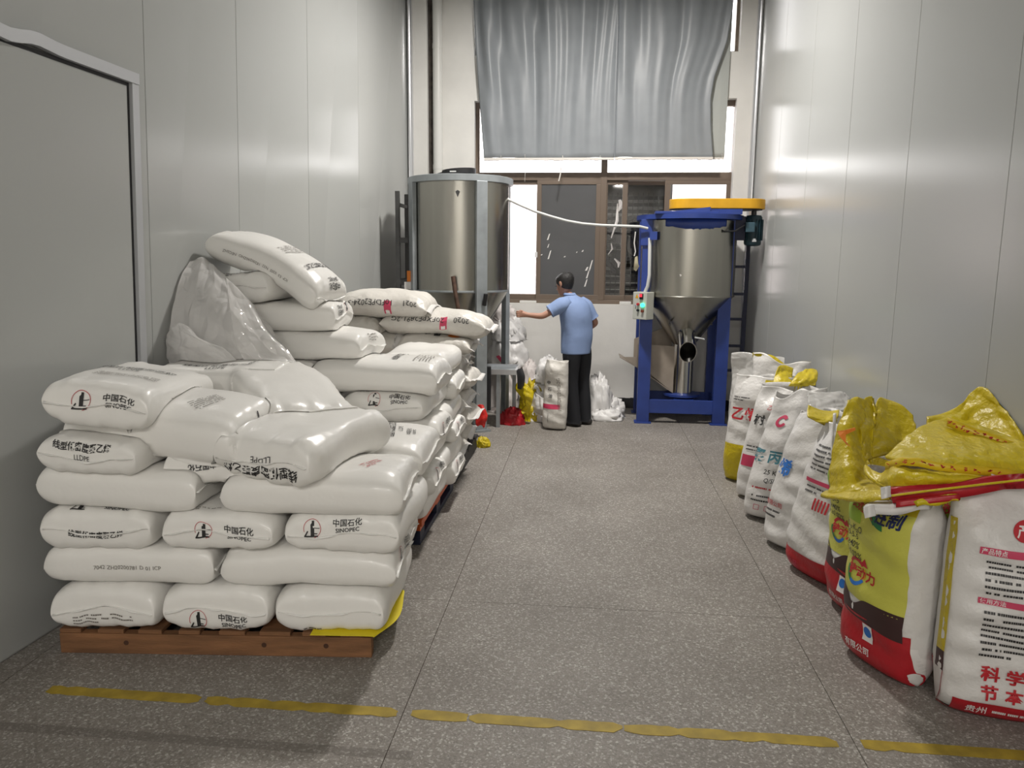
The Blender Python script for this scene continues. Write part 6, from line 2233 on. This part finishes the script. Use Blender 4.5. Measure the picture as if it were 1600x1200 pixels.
def heap(ctrl, seed, material, label, group, amp=0.02, freq=8, amp2=0.008, nu=46, nv=40, thick=0.008, name='empty_bag'):
    P = crumple(catmull(ctrl, nu, nv), seed, amp, freq, amp2, 22)
    P[:, :, 2] = np.maximum(P[:, :, 2], 0.006)
    o = sheet(name, P, thick, material)
    tag(o, label, 'empty bag', group)
    return o


def blob(c, r, seed, material, label, group, name='empty_bag', yaw=0.0, amp=0.03, freq=9.0, lift=0.0):
    """crumpled bag heaped on itself: creased dome with a flat underside"""
    m, n = 30, 40
    cr1, cr2 = Crease(seed, freq / 6.0, 5), Crease(seed + 7, freq / 2.2, 6)
    V, F = [], []
    for i in range(m + 1):
        ph = math.pi * i / m
        for k in range(n):
            az = 2 * math.pi * k / n
            d = 1 + amp / min(r[0], r[1]) * (float(cr1(np.array(3 * math.sin(az) + 2 * ph), np.array(3 * math.cos(az) - ph))) + 0.4 * float(cr2(np.array(3 * math.sin(az) + 2 * ph), np.array(3 * math.cos(az) - ph))))
            sp = abs(math.sin(ph)) ** 0.8
            x, y = r[0] * d * sp * math.cos(az), r[1] * d * sp * math.sin(az)
            z = r[2] * (d * math.cos(ph) if ph < math.pi / 2 else 0.0)
            t = math.radians(yaw)
            V.append((c[0] + x * math.cos(t) - y * math.sin(t), c[1] + x * math.sin(t) + y * math.cos(t), c[2] + max(z, 0.0) + (0.004 if ph < math.pi / 2 else 0.0)))
    for i in range(m):
        for k in range(n):
            F.append([i * n + k, (i + 1) * n + k, (i + 1) * n + (k + 1) % n, i * n + (k + 1) % n])
    o = link(name, V, F, material, None, True)
    bm = bmesh.new()
    bm.from_mesh(o.data)
    bmesh.ops.remove_doubles(bm, verts=bm.verts, dist=0.0008)
    bmesh.ops.recalc_face_normals(bm, faces=bm.faces)
    bm.to_mesh(o.data)
    bm.free()
    tag(o, label, 'empty bag', group)
    SOFT.append(o)
    return o


M_WB = mat('bright_white_bag', (0.78, 0.77, 0.76), 0.4, bump=0.3, bscale=12)
blob((-0.47, 7.90, 0.0), (0.215, 0.17, 0.22), 511, M_WB, 'white empty bag at the bottom of the heap left of the worker', GW, amp=0.022)
blob((-0.46, 7.92, 0.19), (0.185, 0.14, 0.23), 512, M_WB, 'white empty bag in the middle of the heap left of the worker', GW, amp=0.026, yaw=20)
b3 = blob((-0.40, 7.93, 0.38), (0.15, 0.11, 0.25), 513, M_WB, 'white empty bag on top of the heap left of the worker', GW, amp=0.024, yaw=50)
heap([[A_(834, 612, 7.75), A_(848, 622, 7.66), A_(862, 626, 7.62)], [A_(829, 636, 7.78), A_(846, 640, 7.64), A_(864, 640, 7.60)], [A_(838, 648, 7.80), A_(852, 649, 7.70), A_(866, 648, 7.66)]], 514, M_WB, 'flat white bag leaning at the foot of the heap left of the worker', GW, amp=0.008, thick=0.006)
blob((0.12, 8.05, 0.0), (0.16, 0.14, 0.42), 521, M_WB, 'tall white empty bag behind the worker\'s right leg', GW, amp=0.026)
blob((0.20, 7.98, 0.0), (0.19, 0.13, 0.11), 522, M_WB, 'low white bag lying on the floor right of the worker', GW, amp=0.018)
blob((0.26, 8.12, 0.0), (0.15, 0.10, 0.20), 523, M_WB, 'white bag slumped against the wall right of the worker', GW, amp=0.02)

GP = 'empty bags heaped behind the tank'
M_WP = mat('pinkish_white_bag', (0.68, 0.63, 0.61), 0.45, bump=0.3, bscale=12)
blob((-0.86, 8.33, 0.0), (0.24, 0.22, 0.55), 530, M_WP, 'lowest dusty white bag in the heap behind the feed stand', GP, amp=0.03)
pinkbag = blob((-0.86, 8.30, 0.50), (0.22, 0.19, 0.34), 531, M_WB, 'white bag with pink label in the heap behind the tank', GP, amp=0.03, yaw=30)
o = blob((-0.86, 8.36, 0.78), (0.20, 0.18, 0.24), 532, M_WB, 'crumpled white bag near the top of the heap behind the tank', GP, amp=0.032, yaw=70)
blob((-0.95, 8.40, 0.95), (0.18, 0.16, 0.22), 533, M_WP, 'pinkish bag on top of the heap under the window corner', GP, amp=0.03, yaw=10)
blob((-0.62, 8.22, 0.0), (0.15, 0.14, 0.54), 534, M_WP, 'small pale folded bags bulging right of the feed stand', GP, amp=0.02, yaw=0)
q = [A_(775, 557, 8.10), A_(780, 555, 8.10), A_(793, 571, 8.08), A_(789, 574, 8.08)]
lb = MB().prism(q, (0, 0.004, 0)).build('pink_label', M_PINK, pinkbag)
blob((-0.565, 7.86, 0.0), (0.125, 0.12, 0.36), 541, M_YEL, 'yellow crumpled bag on the floor by the feed stand', GP, amp=0.03)
blob((-0.74, 7.62, 0.0), (0.13, 0.09, 0.15), 542, M_RED, 'red crumpled bag on the floor below the feed stand', GP, amp=0.02)
heap([[A_(812, 590, 7.70), A_(822, 600, 7.62), A_(834, 612, 7.60)], [A_(806, 606, 7.64), A_(820, 614, 7.56), A_(832, 626, 7.56)], [A_(818, 622, 7.62), A_(822, 640, 7.60), A_(824, 656, 7.62)]], 543, M_YEL, 'yellow bag flap hanging to the floor by the feed stand', GP, amp=0.012, thick=0.008)
heap([[A_(744, 634, 7.02), A_(752, 632, 7.0), A_(757, 640, 7.0)], [A_(744, 652, 7.0), A_(754, 650, 6.97), A_(760, 655, 6.98)], [A_(746, 666, 6.98), A_(752, 664, 6.96), A_(756, 668, 6.97)]], 551, mat('bright_red_bag', (0.62, 0.02, 0.015), 0.4), 'bright red folded bag leaning on the tank leg', GP, amp=0.006, thick=0.03, nu=24, nv=20)
blob((-0.905, 6.62, 0.0), (0.06, 0.05, 0.075), 552, M_YEL, 'small yellow scrap on the floor beside the far sack stack', 'scraps on the floor', name='bag_scrap', amp=0.012)

# ================================================================== sacks settle against what already lies there
from mathutils.bvhtree import BVHTree


def world_verts(o):
    V = np.empty(len(o.data.vertices) * 3)
    o.data.vertices.foreach_get('co', V)
    return V.reshape(-1, 3) + np.array(WPOS[o.name])


def settle(o, obstacles, margin=0.006, limit=0.09, passes=3):
    """push the skin of a soft sack out of the sacks below and beside it"""
    V = world_verts(o)
    for _ in range(passes):
        moved = False
        lo, hi = V.min(0), V.max(0)
        for blo, bhi, tree in obstacles:
            if np.any(lo > bhi) or np.any(hi < blo):
                continue
            idx = np.nonzero(np.all((V > blo - margin) & (V < bhi + margin), axis=1))[0]
            for i in idx:
                p = Vector(V[i])
                loc, nrm, fi, dist = tree.find_nearest(p, limit)
                if loc is None:
                    continue
                side = (p - loc).dot(nrm)
                if side < 0 or dist < margin:
                    V[i] = loc + nrm * margin
                    moved = True
        if not moved:
            break
    V[:, 0] = np.clip(V[:, 0], XL(V[:, 1], V[:, 2]) + 0.006, XR - 0.006)      # and out of the side walls
    W = V - np.array(WPOS[o.name])
    o.data.vertices.foreach_set('co', W.ravel())
    o.data.update()
    return V


obst = []
for o in SOFT:
    V = settle(o, obst)
    for ch in o.children:
        settle(ch, obst, margin=0.0085, limit=0.09, passes=2)
    F = [list(p_.vertices) for p_ in o.data.polygons]
    obst.append((V.min(0), V.max(0), BVHTree.FromPolygons([Vector(v) for v in V], F)))
for ch in [c_ for c_ in bpy.data.objects if c_.parent is not None and c_.parent.name == film.name]:
    settle(ch, obst, margin=0.006, limit=0.12, passes=3)
for o in [q_ for q_ in bpy.data.objects if q_.parent is None and q_.type == 'MESH' and q_.name.startswith(('folded_bag', 'crumpled_bag', 'empty_bag'))]:
    if o not in SOFT:
        settle(o, obst, margin=0.004, limit=0.10, passes=2)
